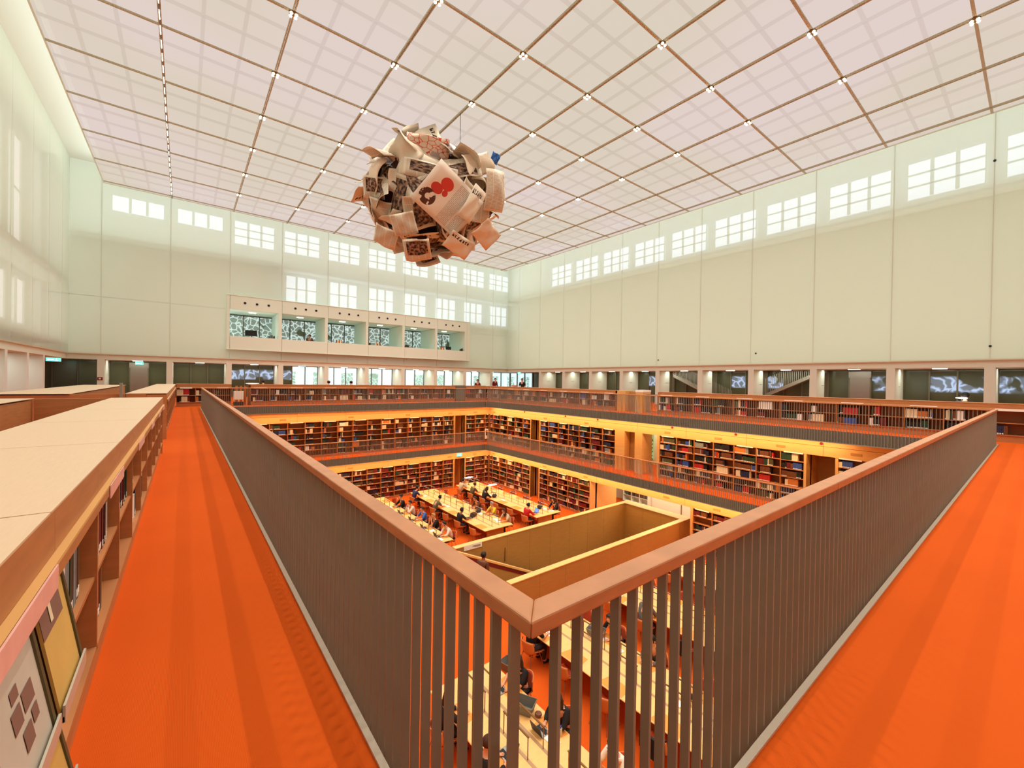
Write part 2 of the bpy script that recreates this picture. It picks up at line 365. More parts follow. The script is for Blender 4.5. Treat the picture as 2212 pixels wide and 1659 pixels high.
LPY = [25.5-2.98*k for k in range(0, 11)]+[28.45, 31.2]
for y in LPY: mb.box(XGL, XL-.12, y-.15, y+.15, F3, ZO, 'plaster_white')
mb.box(XGL-.2, XL-.12, -6, YW+.1, ZO, WB+.05, 'plaster').box(XL-.12, XL-.03, -6, YW, WB-.02, WB+.05, 'plaster')
struct(mb, 'wall_left')
mb = MB().box(-8.6, 30.6, -6.1, -6, F3, Z0+13.4, 'plaster')
struct(mb, 'wall_front')
# small dark handles on the white piers
mb = MB()
for y in LPY: mb.box(XL-1.3, XL-1.05, y-.165, y-.15, Z0+.02, Z0+.04, 'charcoal')
for y in PY[3:]: mb.box(XW+1.0, XW+1.35, y-.18, y-.165, Z0+.02, Z0+.035, 'charcoal')
struct(mb, 'trim_5')
# curtain wall bays: dark or lace-like panes between mullions, one window object per bay
wn = 1
def bay_window(axis, a, b, at, mats, door=False):
    global wn
    fr = MB(); z0, z1 = F3, ZO; n = 3; st = (b-a)/n
    P = (lambda u0, u1, v0, v1, zz0, zz1, mt, m: m.box(at+v0, at+v1, u0, u1, zz0, zz1, mt)) if axis == 'y' else (lambda u0, u1, v0, v1, zz0, zz1, mt, m: m.box(u0, u1, at+v0, at+v1, zz0, zz1, mt))
    for i in range(n+1): P(a+st*i-.03, a+st*i+.03, -.10, .05, z0, z1, 'mullion', fr)
    P(a, b, -.05, .05, z0, z0+.06, 'mullion', fr); P(a, b, -.05, .05, z1-.05, z1, 'mullion', fr)
    o = fr.obj(f'window_{wn}', kind='structure'); wn += 1
    g = MB()
    for i in range(n):
        mt = mats[i % len(mats)]
        P(a+st*i+.03, a+st*(i+1)-.03, 0, .02, z0+.06, z1-.05, mt, g)
    g.obj('panes', o)
    if door:
        d = MB(); u0, u1 = a+st*1.05, a+st*1.95
        P(u0, u1, -.13, -.11, z0, z0+2.0, 'steel', d); P(u0-.05, u0, -.15, -.1, z0, z0+2.05, 'mullion', d); P(u1, u1+.05, -.15, -.1, z0, z0+2.05, 'mullion', d); P(u0-.05, u1+.05, -.15, -.1, z0+2.0, z0+2.4, 'steel', d)
        d.obj('door_leaf', o)
    return o
D, Lc, G = 'dark_glass', 'lace_glow_glass', 'clear_glass'
for k in range(len(PY)-2):
    y0, y1 = PY[k]+.165, PY[k+1]-.165
    if y1 < -5 or y0 > 33: continue
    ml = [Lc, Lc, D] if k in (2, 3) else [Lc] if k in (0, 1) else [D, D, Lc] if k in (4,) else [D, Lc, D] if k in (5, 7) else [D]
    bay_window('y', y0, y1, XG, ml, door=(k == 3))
bay_window('y', 31.1, 34.2, XG, [D]); bay_window('y', 34.3, YG, XG, [G])
bay_window('x', -7.6, PX[0]-.165, YG, [D])
for k in range(len(PX)-1):
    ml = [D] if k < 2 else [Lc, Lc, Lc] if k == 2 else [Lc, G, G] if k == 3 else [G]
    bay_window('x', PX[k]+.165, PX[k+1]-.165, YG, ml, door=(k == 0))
bay_window('x', PX[9]+.165, XG, YG, [G])
bay_window('y', 16, 38, XGL-.05, [D])
# daylit white facade and ground outside the clear panes
mb = MB(); mb.box(4, 44, YW+12, YW+12.5, -2, 24, 'plaster_white')
for i in range(14): mb.box(5+2.9*i, 6.2+2.9*i, YW+11.9, YW+12, 6.8, 8.6, 'lace_window').box(4.4+2.9*i, 4.7+2.9*i, YW+11.7, YW+12, 4, 12, 'gallery_white')
o = struct(mb, 'wall_outside')
lamp('daylight_outside', 'AREA', (18, YW+5, 14), 5000, (.86, .93, 1), (math.radians(62), 0, 0), shape='RECTANGLE', size=26, size_y=8)
# ------------------------------------------------------------------ screens, light cavities behind them, clerestory windows
ZR = Z0+13.3
def screen_panel(mb, axis, at, a, b, z0, z1):
    g = .012
    if axis == 'y': mb.poly([(at, a+g, z0), (at, b-g, z0), (at, b-g, z1), (at, a+g, z1)], 'screen')
    else: mb.poly([(a+g, at, z0), (b-g, at, z0), (b-g, at, z1), (a+g, at, z1)], 'screen')
def seam(mb, axis, at, u, z0, z1):
    if axis == 'y': mb.box(at+.02, at+.05, u-.017, u+.017, z0, z1, 'plaster_white')
    else: mb.box(u-.017, u+.017, at+.02, at+.05, z0, z1, 'plaster_white')
mb = MB(); E = [-6]+PY+[YW]
for a, b in zip(E, E[1:]):
    screen_panel(mb, 'y', XW, a, b, WB, ZR); seam(mb, 'y', XW, b, WB, ZR)
struct(mb, 'wall_screen_right')
mb = MB(); E = [XL]+PX+[XW]
for a, b in zip(E, E[1:]):
    if a > 2.0 and b < 22.5:
        screen_panel(mb, 'x', YW, a, b, Z0+5.85, ZR); screen_panel(mb, 'x', YW, a, b, WB, Z0+1.93); seam(mb, 'x', YW, b, Z0+5.85, ZR)
    else: screen_panel(mb, 'x', YW, a, b, WB, ZR); seam(mb, 'x', YW, b, WB if b > 24 or b < 2 else Z0+5.85, ZR)
struct(mb, 'wall_screen_back')
mb = MB(); E = sorted([-6]+[25.5-2.98*k for k in range(0, 10)]+[28.45, 31.3, 34.2, YW])
for a, b in zip(E, E[1:]):
    screen_panel(mb, 'y', XL, a, b, WB, Z0+12.9); seam(mb, 'y', XL-.07, b, WB, Z0+12.9)
struct(mb, 'wall_screen_left')
# outer walls, catwalk slabs
mb = MB(); mb.box(XW+1.35, XW+1.5, -6, YW+2, WB+.05, ZR+.1, 'plaster_white').box(XW+.32, XW+1.35, -6, YW+1.3, Z0+8.78, Z0+8.93, 'plaster_white')
struct(mb, 'wall_outer_right')
mb = MB(); mb.box(XL-1.5, XW+1.5, YW+1.35, YW+1.5, Z0+4.95, ZR+.1, 'plaster_white').box(2.4, 22.8, YW+1.35, YW+1.5, WB+.05, Z0+2.3, 'plaster_white').box(XL-1.5, 2.4, YW+1.35, YW+1.5, WB+.05, Z0+5, 'plaster_white').box(22.8, XW+1.4, YW+1.35, YW+1.5, WB+.05, Z0+5, 'plaster_white')
mb.box(XL, 5.75, YW+.3, YW+1.35, Z0+8.6, Z0+8.75, 'plaster_white').box(5.75, XW+1.3, YW+.3, YW+1.35, Z0+8.35, Z0+8.6, 'plaster_white').box(5.75, XW+1.3, YW+.3, YW+1.35, Z0+5.6, Z0+5.75, 'plaster_white')
struct(mb, 'wall_outer_back')
mb = MB(); mb.box(XL-1.5, XL-1.35, -6, YW+1.4, WB+.05, ZR, 'plaster_white').box(XL-1.35, XL-.25, -6, YW, Z0+5.35, Z0+5.75, 'plaster_white').box(XL-1.35, XL-.25, -6, YW, Z0+1.75, Z0+1.95, 'plaster_white')
struct(mb, 'wall_outer_left')
for nm_, lc, pw, cl, ro, sx_, sy_ in (
    ('r1', (XW+1.3, 15, Z0+5), 760, (.95, .99, .84), (0, math.radians(90), 0), 7.2, 41), ('r2', (XW+1.335, 15, Z0+11.1), 700, (.95, .98, .96), (0, math.radians(90), 0), 4.2, 41),
    ('b1', (-.7, YW+1.3, Z0+5), 135, (.98, .99, .88), (math.radians(-90), 0, 0), 12, 7.0), ('b2', (10.8, YW+1.335, Z0+11.0), 540, (.93, .98, .98), (math.radians(-90), 0, 0), 34, 4.4),
    ('b3', (25.1, YW+1.3, Z0+3.4), 34, (.95, 1, .86), (math.radians(-90), 0, 0), 4.6, 4.2), ('b4', (16.6, YW+1.335, Z0+7.1), 190, (.82, .96, 1), (math.radians(-90), 0, 0), 21, 2.5),
    ('l1', (XL-1.3, 15, Z0+3.6), 300, (1, .97, .86), (0, math.radians(-90), 0), 3.2, 41), ('l2', (XL-1.3, 15, Z0+9.2), 640, (1, .98, .90), (0, math.radians(-90), 0), 6.6, 41)):
    lamp('cavity_fill_light', 'AREA', lc, pw, cl, ro, shape='RECTANGLE', size=sx_, size_y=sy_)  # added fill lamps behind the screens, standing in for daylight in the cavities
def clerestory(axis, at, a, b, z0, z1, sgn, nv=2, nh=2, e='daylight', gap=0):
    global wn
    o = MB(); P = (lambda u0, u1, v0, v1, zz0, zz1, mt: o.box(at+sgn*v0, at+sgn*v1, u0, u1, zz0, zz1, mt)) if axis == 'y' else (lambda u0, u1, v0, v1, zz0, zz1, mt: o.box(u0, u1, at+sgn*v0, at+sgn*v1, zz0, zz1, mt))
    for i in range(1, nv+1): u = a+(b-a)*i/(nv+1); P(u-.07, u+.07, .04, .10, z0, z1, 'gallery_white')
    for i in range(1, nh+1): u = z0+(z1-z0)*i/(nh+1); P(a, b, .04, .10, u-.04, u+.04, 'gallery_white')
    P(a-.06, a, .02, .1, z0-.06, z1+.06, 'gallery_white'); P(b, b+.06, .02, .1, z0-.06, z1+.06, 'gallery_white')
    f = o.obj(f'window_{wn}', kind='structure'); wn += 1
    o = MB(); P = (lambda u0, u1, v0, v1, zz0, zz1, mt: o.box(at+sgn*v0, at+sgn*v1, u0, u1, zz0, zz1, mt)) if axis == 'y' else (lambda u0, u1, v0, v1, zz0, zz1, mt: o.box(u0, u1, at+sgn*v0, at+sgn*v1, zz0, zz1, mt))
    P(a, b, .01, .03, z0, z1, e); o.obj('panes', f)
wn = 50
for y in [-1.84-3.262]+PY[1:11]:
    clerestory('y', XW+1.35, y+.35, y+2.95, Z0+9.5, Z0+11.3, -1)
for k, x in enumerate([XL-.6]+PX):
    if k == 0: continue
    clerestory('x', YW+1.35, x+.35, x+2.9, Z0+(10.65 if k < 3 else 9.95), Z0+11.6, -1, 2, 0 if k < 3 else 2)
    if k >= 4: clerestory('x', YW+1.35, x+.5, x+2.7, Z0+6.1, Z0+8.1, -1, 2, 1)
for k in range(5):
    y = 22+2.95*k-2.9
    clerestory('y', XL-1.28, y+.4, y+1.6, Z0+6.6, Z0+11.8, 1, 0, 1, 'daylight_soft'); clerestory('y', XL-1.28, y+1.0, y+2.2, Z0+2.6, Z0+4.8, 1, 0, 0, 'daylight_soft')
# room-high roof above the glass ceiling
struct(MB().box(XL-1.5, XW+1.5, -6, YW+1.5, ZR, ZR+.15, 'plaster_white').box(XL-1.5, -3.9, -6, YW, Z0+12.9, Z0+12.95, 'plaster_white'), 'ceiling_void')
# ------------------------------------------------------------------ glass ceiling
CX0, CX1, CY0, CY1 = -3.85, 26.43, -5.5, 35.0
GX = [9.259+3.322*i for i in range(-3, 6)]; GY = [14.752+3.322*j for j in range(-6, 7)]
struct(MB().poly([(CX0, CY0, CEIL), (CX1, CY0, CEIL), (CX1, CY1, CEIL), (CX0, CY1, CEIL)], 'ceiling_film'), 'ceiling')
mb = MB()
for x in GX: mb.box(x-.045, x-.012, CY0, CY1, CEIL-.07, CEIL, 'ceiling_bar').box(x+.012, x+.045, CY0, CY1, CEIL-.07, CEIL, 'ceiling_bar')
for y in GY: mb.box(CX0, CX1, y-.04, y+.04, CEIL-.05, CEIL-.002, 'ceiling_bar')
mb.box(CX0-.05, CX0, CY0, CY1, CEIL-.04, CEIL+.3, 'gallery_white').box(CX1, CX1+.05, CY0, CY1, CEIL-.04, CEIL+.3, 'gallery_white').box(CX0, CX1, CY1, CY1+.05, CEIL-.04, CEIL+.3, 'gallery_white')
struct(mb, 'trim_6')
mb = MB()
s3 = 3.322/3
xs = [GX[0]-3.322]+GX; ys = [GY[0]-3.322]+GY
for x in xs:
    for t in (1, 2):
        u = x+s3*t
        if CX0 < u < CX1: mb.box(u-.055, u+.055, CY0, CY1, CEIL+.10, CEIL+.16, 'ceiling_bar_thin')
for y in ys:
    for t in (1, 2):
        u = y+s3*t
        if CY0 < u < CY1: mb.box(CX0, CX1, u-.055, u+.055, CEIL+.10, CEIL+.16, 'ceiling_bar_thin')
struct(mb, 'trim_7')
struct(MB().poly([(CX0, CY0, CEIL+.9), (CX0, CY1, CEIL+.9), (CX1, CY1, CEIL+.9), (CX1, CY0, CEIL+.9)], 'ceiling_back'), 'ceiling_light_layer')
# lit track along the left bar of the ceiling
tr = MB().box(GX[0]-.015, GX[0]+.015, CY0, CY1, CEIL-.1, CEIL-.07, 'steel').obj('track_light')
tag(tr, 'long thin lit track running down the left part of the glass ceiling', 'track light')
for i in range(46): MB().box(GX[0]-.012, GX[0]+.012, 0+.75*i, .45+.75*i, CEIL-.112, CEIL-.1, 'lamp_white').obj('light_segment', tr)
lamp('recess_fill_light', 'AREA', (-4.1, 16, CEIL+.5), 160, (.94, 1, .92), (0, math.radians(125), 0), shape='RECTANGLE', size=.5, size_y=38)  # unseen fill lamp added to brighten the white recess beside the ceiling
# spotlights at the crossings
base = None
for b, y in enumerate(GY[::-1][1:12]):
    for a, x in enumerate(GX[1:7]):
        lab = f'small ceiling spotlight, {ordn(a)} from left in {ordn(b)} row from back wall'
        if base is None:
            base = thing('ceiling_spotlight', (x, y, CEIL-.07), 0, lab, 'spotlight', 'spotlights at the ceiling crossings')
            MB().tube((0, 0, 0), (0, 0, -.06), .13, 'brass', 10, .11).obj('housing', base)
            q = MB()
            for (u, v) in ((.07, .07), (-.07, .07), (.07, -.07), (-.07, -.07)): q.ball((u, v, -.07), .05, .05, .04, 'node_glow', 8, 5)
            q.obj('lens', base)
            o = base
        else: o = copytree(base); o.location = (x, y, CEIL-.07); o['label'] = lab
        if 0 < x < 26 and -3 < y < 33:
            lamp('ceiling_spot', 'SPOT', (x, y, CEIL-.22), 455, (1, .90, .80), spot_size=math.radians(118), spot_blend=.9, shadow_soft_size=.06)
# ------------------------------------------------------------------ gallery front in the back wall
gx0, gx1, gz0, gz1 = 2.33, 22.7, Z0+1.93, Z0+5.85
gb = [2.53+3.3*k for k in range(0, 7)]; o0, o1 = Z0+2.9, Z0+4.85
mb = MB(); yf = YW-.16
for k in range(6):
    a, b = gb[k]+.01, gb[k+1]-.01
    mb.box(a, b, yf, YW+.15, gz0+.05, o0, 'gallery_white').box(a, b, yf, YW+.15, o1, gz1-.05, 'gallery_white')
    mb.box(b-.22, b, yf+.01, YW+3.0, o0, o1, 'gallery_white')
mb.box(gx0, gb[0]-.01, yf, YW+.15, gz0+.05, gz1-.05, 'gallery_white').box(gb[6], gx1, yf, YW+.15, gz0+.05, gz1-.05, 'gallery_white')
mb.box(gx0, gx1, yf-.03, YW+.1, gz0, gz0+.05, 'gallery_white').box(gx0, gx1, yf-.03, YW+.1, gz1-.05, gz1, 'gallery_white')
mb.box(gx0, gx1, YW+.15, YW+3.2, o0-.9, o0-.8, 'gallery_white').box(gx0, gx1, YW+.15, YW+3.2, o1+.02, o1+.1, 'gallery_white')
struct(mb, 'wall_gallery')
for k in range(6):
    a, b = gb[k], gb[k+1]; f = MB(); p = MB()
    for i in range(4): f.box(a+i*1.1-.03, a+i*1.1+.03, YW+2.95, YW+3.05, o0-.5, o1, 'mullion')
    f.box(a, b, YW+2.95, YW+3.05, o1-.1, o1, 'mullion')
    w = f.obj(f'window_{30+k}', kind='structure'); p.box(a, b, YW+3.06, YW+3.1, o0-.5, o1, 'lace_window'); p.obj('panes', w)
    for j, dx in enumerate((.9, 1.65, 2.4)):
        h = thing('air_nozzle', (a+dx, yf-.004, Z0+5.33), 0, f'round black air nozzle, {ordn(j)} of three above the {ordn(k)} gallery opening from left', 'air nozzle', 'round air nozzles in the gallery front')
        MB().tube((0, .02, 0), (0, -.01, 0), .14, 'plaster_white', 16).obj('rim', h); MB().tube((0, -.01, 0), (0, -.018, 0), .085, 'black', 14).obj('opening', h)
    l = tag(MB().box(a+1.3, a+1.75, YW+1.2, YW+1.4, o1-.02, o1+.02, 'lamp_white').obj('ceiling_light'), f'small white ceiling light inside the {ordn(k)} gallery opening from left', 'ceiling light', 'small lights in the gallery ceiling')
# small lights in the soffit of the outer zone
for k in range(len(PY)-2):
    y = (PY[k]+PY[k+1])/2
    if y > 0: tag(MB().box(XW+.9, XW+1.05, y-.25, y+.25, ZO-.025, ZO+.02, 'lamp_white').obj('ceiling_light'), f'small soffit light over the {ordn(10-k)} pier bay from the corner, right wall', 'ceiling light', 'soffit lights of the outer aisle')
for k in range(len(PX)-1):
    x = (PX[k]+PX[k+1])/2
    tag(MB().box(x-.25, x+.25, YW+.9, YW+1.05, ZO-.025, ZO+.02, 'lamp_white').obj('ceiling_light'), f'small soffit light over the {ordn(k)} pier bay from left, back wall', 'ceiling light', 'soffit lights of the outer aisle')
lamp('aisle_light', 'AREA', (XW+1.2, 15, ZO-.05), 330, (.96, 1, .86), shape='RECTANGLE', size=.3, size_y=34)
lamp('aisle_light', 'AREA', (10, YW+1.2, ZO-.05), 300, (.96, 1, .86), shape='RECTANGLE', size=30, size_y=.3)
lamp('aisle_light', 'AREA', (XL-1.2, 24, ZO-.05), 200, (.96, 1, .9), shape='RECTANGLE', size=.3, size_y=18)
# stairs of the outer aisle behind the piers
def aisle_stair(y0, z0, y1, z1, label):
    t = thing('aisle_stair', (XG-.68, y0, z0), 0, label, 'stair'); dy, dz = y1-y0, z1-z0
    MB().prism([(0, 0, 0), (0, dy, dz), (0, dy, dz-.22), (0, 0, -.22)], (.5, 0, 0), 'fin').obj('stringer', t)
    b = MB(); n = int(abs(dy)/.1)
    for i in range(n+1):
        u = i/n; b.box(-.02, 0, dy*u-.012, dy*u+.012, dz*u-.1, dz*u+.95, 'fin')
    b.obj('balustrade', t)
aisle_stair(10.9, Z0-.55, 7.8, Z0+1.0, 'dark stair with slatted balustrade rising to the right behind the piers')
aisle_stair(17.3, Z0+.7, 13.0, Z0-1.35, 'dark stair dropping to the right behind the middle piers of the right wall')

# sensors on the right screen wall, things on the gallery desks
for i, (y, z) in enumerate(((17.6, .1+1.62), (10.9, 1.93), (1.42, 1.85), (1.42, 9.9))): tag(MB().tube((XW-.03, y, Z0+z), (XW+.03, y, Z0+z), .05, 'charcoal', 8).obj('sensor'), f'small dark sensor on a seam of the right wall, {ordn(i)} from left', 'sensor')
yd = YW+.5
tag(MB().box(2.55, 22.5, YW+.155, YW+.95, o0-.02, o0, 'gallery_white').obj('gallery_ledge'), 'long white desk ledge inside the gallery openings', 'desk')
t = thing('monitor', (3.9, yd, o0), 0, 'black computer monitor in the leftmost gallery opening', 'monitor')
MB().box(-.12, .12, -.06, .06, 0, .015, 'black').box(-.02, .02, -.02, .02, .015, .15, 'black').obj('stand', t); MB().box(-.38, .38, -.02, .02, .13, .55, 'black').obj('screen', t)
t = thing('monitor', (20.6, yd, o0), 0, 'black monitor in the rightmost gallery opening', 'monitor')
MB().box(-.1, .1, -.06, .06, 0, .015, 'black').box(-.02, .02, -.02, .02, .015, .12, 'black').obj('stand', t); MB().box(-.3, .3, -.02, .02, .1, .4, 'black').obj('screen', t)
for i, x in enumerate((5.0, 9.9, 12.3, 13.2, 15.9, 19.6, 21.8)):
    for j in range(6):
        w_ = .04+.02*((i+j*3) % 3); h_ = .2+.03*((i*2+j) % 4)
        tag(MB().box(0, w_, 0, .18, 0, h_, ['bk_brown_', 'plan_brown', 'bk_green_', 'paper', 'bk_black_', 'pad'][(i+2*j) % 6]).obj('book', None, (x+.075*j, YW+.2, o0)), f'upright book on the gallery ledge, {ordn(j)} of the {ordn(i)} group from left', 'book', 'books on the gallery ledge')
# ------------------------------------------------------------------ railings: slatted balustrades with a wooden handrail
fin_me = {}
def railing(axis, at, a, b, F, sgn, label, near_first=True, group=None, mitre=False, u0f=0):
    """fins stand on the void side (sgn) of the slab edge"""
    L = b-a; pitch = .083; n = int(L/pitch); loc = (at, a, F) if axis == 'y' else (a, at, F)
    t = thing('balustrade', loc, 0, label, 'railing', group)
    def B(mb, u0, u1, v0, v1, z0, z1, m):
        v0, v1 = sgn*v0, sgn*v1
        return mb.box(v0, v1, u0, u1, z0, z1, m) if axis == 'y' else mb.box(u0, u1, v0, v1, z0, z1, m)
    h = MB(); u = 0
    while u < L-.01:
        e = min(L, u+2.45)
        if mitre and u == 0:
            q = [(0, 0, .945), (e-.003, 0, .945), (e-.003, .078, .945), (.078, .078, .945)]
            h.prism([(p[1], p[0], p[2]) if axis == 'y' else p for p in q], (0, 0, .045), 'handrail'); u = e; continue
        B(h, u, e-.003 if e < L else e, 0, .078, .945, .99, 'handrail'); u = e
    o = h.obj('handrail', t); bv = o.modifiers.new('bevel', 'BEVEL'); bv.width = .006; bv.segments = 2
    B(MB(), 0, L, .004, .010, -.40, -.02, 'fascia').obj('fascia', t)
    B(MB(), 0, L, .012, .044, -.43, -.40, 'fin').obj('bottom_rail', t)
    key = (axis, sgn)
    if key not in fin_me: fin_me[key] = B(MB(), -.006, .006, .012, .044, -.40, .945, 'fin').mesh('baluster')
    idx = list(range(1, n)); idx = idx if near_first else idx[::-1]
    for i in idx[:100]: link(fin_me[key], 'baluster', t, (0, i*pitch+u0f, 0) if axis == 'y' else (i*pitch+u0f, 0, 0))
    if idx[100:]:
        r = MB()
        for i in idx[100:]: B(r, i*pitch+u0f-.006, i*pitch+u0f+.006, .012, .044, -.40, .945, 'fin')
        r.obj('balusters', t, kind='stuff')
    return t
railing('y', XA, YA, YB, F3, 1, 'long slatted balustrade on the left, running from the near corner to the back', mitre=True, u0f=.014)
railing('x', YA, XA, XB, F3, 1, 'long slatted balustrade on the right, running from the near corner to the right end', mitre=True, u0f=.028)
railing('x', YB, XA+.05, XB-.05, F3, -1, 'far slatted balustrade of the upper tier along the back walkway')
railing('y', XB, YA+.05, YB, F3, -1, 'far slatted balustrade of the upper tier along the right walkway')
railing('x', YB, XA, XB-.05, F2, -1, 'slatted balustrade of the middle tier below the back bookcases', False)
railing('y', XB, YA, YB, F2, -1, 'slatted balustrade of the middle tier along the right bookcases', False)
mb = MB().box(XA+.004, XA+.02, YA, YB, F2-.4, F2, 'fascia').box(XA, XB, YA+.004, YA+.02, F2-.4, F2, 'fascia'); struct(mb, 'trim_8')
# ------------------------------------------------------------------ bookcases
mat('bk_black', lin(30, 26, 28), .5); mat('bk_green', lin(36, 66, 44), .5); mat('bk_maroon', lin(104, 30, 32), .5); mat('bk_brown', lin(112, 66, 36), .5)
mat('bk_cream', lin(232, 216, 176), .6); mat('bk_white', lin(244, 240, 228), .6); mat('bk_red', lin(186, 40, 36), .5); mat('bk_blue', lin(52, 84, 160), .5)
mat('bk_navy', lin(34, 42, 72), .5); mat('bk_grey', lin(132, 140, 138), .5); mat('bk_orange', lin(206, 120, 50), .5); mat('bk_olive', lin(84, 78, 48), .5); mat('bk_lime', lin(64, 130, 40), .5)
PAL = {'dark': ['bk_black', 'bk_maroon', 'bk_brown', 'bk_green', 'bk_olive', 'bk_navy', 'bk_maroon', 'bk_black', 'bk_brown', 'bk_cream', 'bk_maroon'],
       'mix': ['bk_black', 'bk_green', 'bk_white', 'bk_cream', 'bk_red', 'bk_navy', 'bk_maroon', 'bk_brown', 'bk_grey', 'bk_black', 'bk_olive', 'bk_black', 'bk_orange', 'bk_cream', 'bk_brown', 'bk_green', 'bk_maroon', 'bk_navy', 'bk_blue', 'bk_black', 'bk_brown'],
       'near': ['bk_black', 'bk_black', 'bk_maroon', 'bk_white', 'bk_grey', 'bk_navy', 'bk_green', 'bk_cream', 'bk_olive']}
CN = {'bk_black': 'black', 'bk_green': 'dark green', 'bk_maroon': 'maroon', 'bk_brown': 'brown', 'bk_cream': 'cream', 'bk_white': 'white', 'bk_red': 'red', 'bk_blue': 'blue', 'bk_navy': 'navy', 'bk_grey': 'grey', 'bk_orange': 'orange', 'bk_olive': 'olive', 'bk_lime': 'bright green'}
BOOKS = []
rnd = random.Random(11)
def fill(M, w, z, hmax, depth, style, dens, where, vis):
    x = .02; end = w-.02; i = 0; lim = x+(end-x)*min(1, max(.15, rnd.gauss(dens, .18)))
    if rnd.random() < .05: return
    if rnd.random() < .25: x += rnd.uniform(0, .15)
    while x < lim:
        c = rnd.choice(PAL[style]); run = rnd.choice([1, 1, 2, 3, 5, 8, 12]) if style != 'near' else rnd.choice([1, 1, 2, 4])
        h0 = rnd.uniform(.62, .95)*hmax; w0 = rnd.uniform(.018, .05); d0 = rnd.uniform(.15, .22); tagged = rnd.random() < .75
        for _ in range(run):
            h = h0 if run > 2 else h0*rnd.uniform(.94, 1.04); ww = w0*rnd.uniform(.85, 1.15)
            if x+ww > lim: x = lim+1; break
            h = min(h, hmax-.015); i += 1
            BOOKS.append((M, x, ww-.002, z, h, .03+rnd.uniform(0, .012), d0, c, tagged, where, i, vis)); x += ww
proto = {}
def lowbay(w):
    k = ('low', round(w, 3))
    if k not in proto:
        c = MB(); c.box(0, .012, 0, .36, .2, .97, 'cherry').box(w-.012, w, 0, .36, .2, .97, 'cherry').box(0, w, .35, .37, 0, 1.1, 'cherry_shade').box(0, w, .03, .05, 0, .2, 'cherry').box(0, w, .0, .35, .2, .22, 'cherry')
        proto[k] = {'carcass': [(c.mesh('carcass'), 0)], 'fascia': [(MB().box(.001, w-.001, .0, .025, .985, 1.123, 'cherry').mesh('fascia'), 0)],
                    'top_rail': [(MB().box(0, w, -.025, .35, .93, .972, 'cherry').box(0, w, -.025, .0, .972, .984, 'maple').mesh('top_rail'), 0)],
                    'shelf': [(MB().box(.012, w-.012, .01, .35, .55, .57, 'cherry').mesh('shelf'), 0)],
                    'label_strip': [(MB().box(.14, w-.14, -.032, -.027, .915, .984, 'acrylic').mesh('label_strip'), 1)],
                    'white_strip': [(MB().box(.14, w-.14, -.032, -.027, .915, .984, 'label_white').mesh('label_strip'), 1)]}
    return proto[k]
def tallbay(w):
    k = ('tall', round(w, 3))
    if k not in proto:
        c = MB(); c.box(0, .014, 0, .36, 0, 2.15, 'cherry').box(w-.014, w, 0, .36, 0, 2.15, 'cherry').box(0, w, .35, .37, 0, 2.15, 'cherry_shade').box(0, w, .02, .04, 0, .12, 'cherry')
        sh = MB().box(.014, w-.014, .005, .35, 0, .02, 'cherry').mesh('shelf')
        proto[k] = {'carcass': [(c.mesh('carcass'), 0)], 'shelf': [(sh, 0, .12+.335*j) for j in range(7)],
                    'label_strip': [(MB().box(.12, w-.12, -.03, -.02, 2.12, 2.165, 'label_white').mesh('label_strip'), 1)]}
    return proto[k]
def place_bay(kind, org, rot, w, label, group, strip, cat='bookcase'):
    t = thing('low_bookcase' if kind == 'low' else 'tall_bookcase', org, rot, label, cat, group)
    for nm, items in (lowbay(w) if kind == 'low' else tallbay(w)).items():
        for it in items:
            if it[1] and not strip: continue
            if kind == 'low' and nm == ('label_strip' if 'left' not in group else 'white_strip'): continue
            link(it[0], nm.replace('white_strip', 'label_strip'), t, (0, 0, it[2]) if len(it) > 2 else None)
    return t
def rowbays(kind, F, axis, edges, name, group, style, dens, vis, k0=0):
    """edges in order seen from left to right of the front"""
    for i, (a, b) in enumerate(zip(edges, edges[1:])):
        w = abs(b-a)
        org, rot = ((a, SY, F), 0) if axis == 'back' else ((SX, a, F), -PI/2) if axis == 'right' else ((-.33, a, F), PI/2)
        place_bay(kind, org, rot, w, f'{"low" if kind == "low" else "tall"} wooden bookcase bay, {ordn(i+k0)} from left {name}', group, (i+k0) % 2 == 0)
        M = Matrix.Translation(org) @ Matrix.Rotation(rot, 4, 'Z')
        if kind == 'low': lv = [(.57, .35, 'upper'), (.22, .32, 'lower')]
        else: lv = [(.14+.335*j, .31, f'{ordn(5-j)}') for j in range(6)]
        for z, hm, sn in lv: fill(M, w, z, hm, .3, style, dens, (name, i+k0, sn), vis and (kind == 'low' or z > .9))
def edges(a, b, n): return [a+(b-a)*i/n for i in range(n+1)]
BX = edges(2.87, 15.78, 14)
rowbays('low', F3, 'back', BX, 'in the upper back row', 'low bookcases of the upper tier', 'mix', .6, False)
rowbays('low', F3, 'back', edges(16.65, 18.5, 2), 'right of the slatted box', 'low bookcases of the upper tier', 'mix', .55, False)
rowbays('low', F3, 'back', edges(-.3, 2.0, 3), 'at the end of the left walkway', 'low bookcases of the upper tier', 'mix', .5, False)
rowbays('low', F3, 'back', [18.5, 18.88], 'in the far corner', 'low bookcases of the upper tier', 'mix', .5, False)
rowbays('low', F3, 'right', [26.78, 26.4], 'at the far corner', 'low bookcases of the upper tier', 'mix', .5, False)
rowbays('low', F3, 'right', edges(26.4, 14.68, 13), 'in the upper right row', 'low bookcases of the upper tier', 'mix', .6, False)
rowbays('low', F3, 'right', edges(12.01, -3.6, 17), 'after the gate, right side', 'low bookcases of the upper tier', 'mix', .62, True)
rowbays('low', F3, 'left', edges(1.11, 10.9, 11), 'beside the left walkway', 'low bookcases on the left', 'near', .72, True)
rowbays('low', F3, 'left', edges(-1.6, 1.11, 3), 'nearest the camera, left side', 'low bookcases on the left', 'near', .5, False)
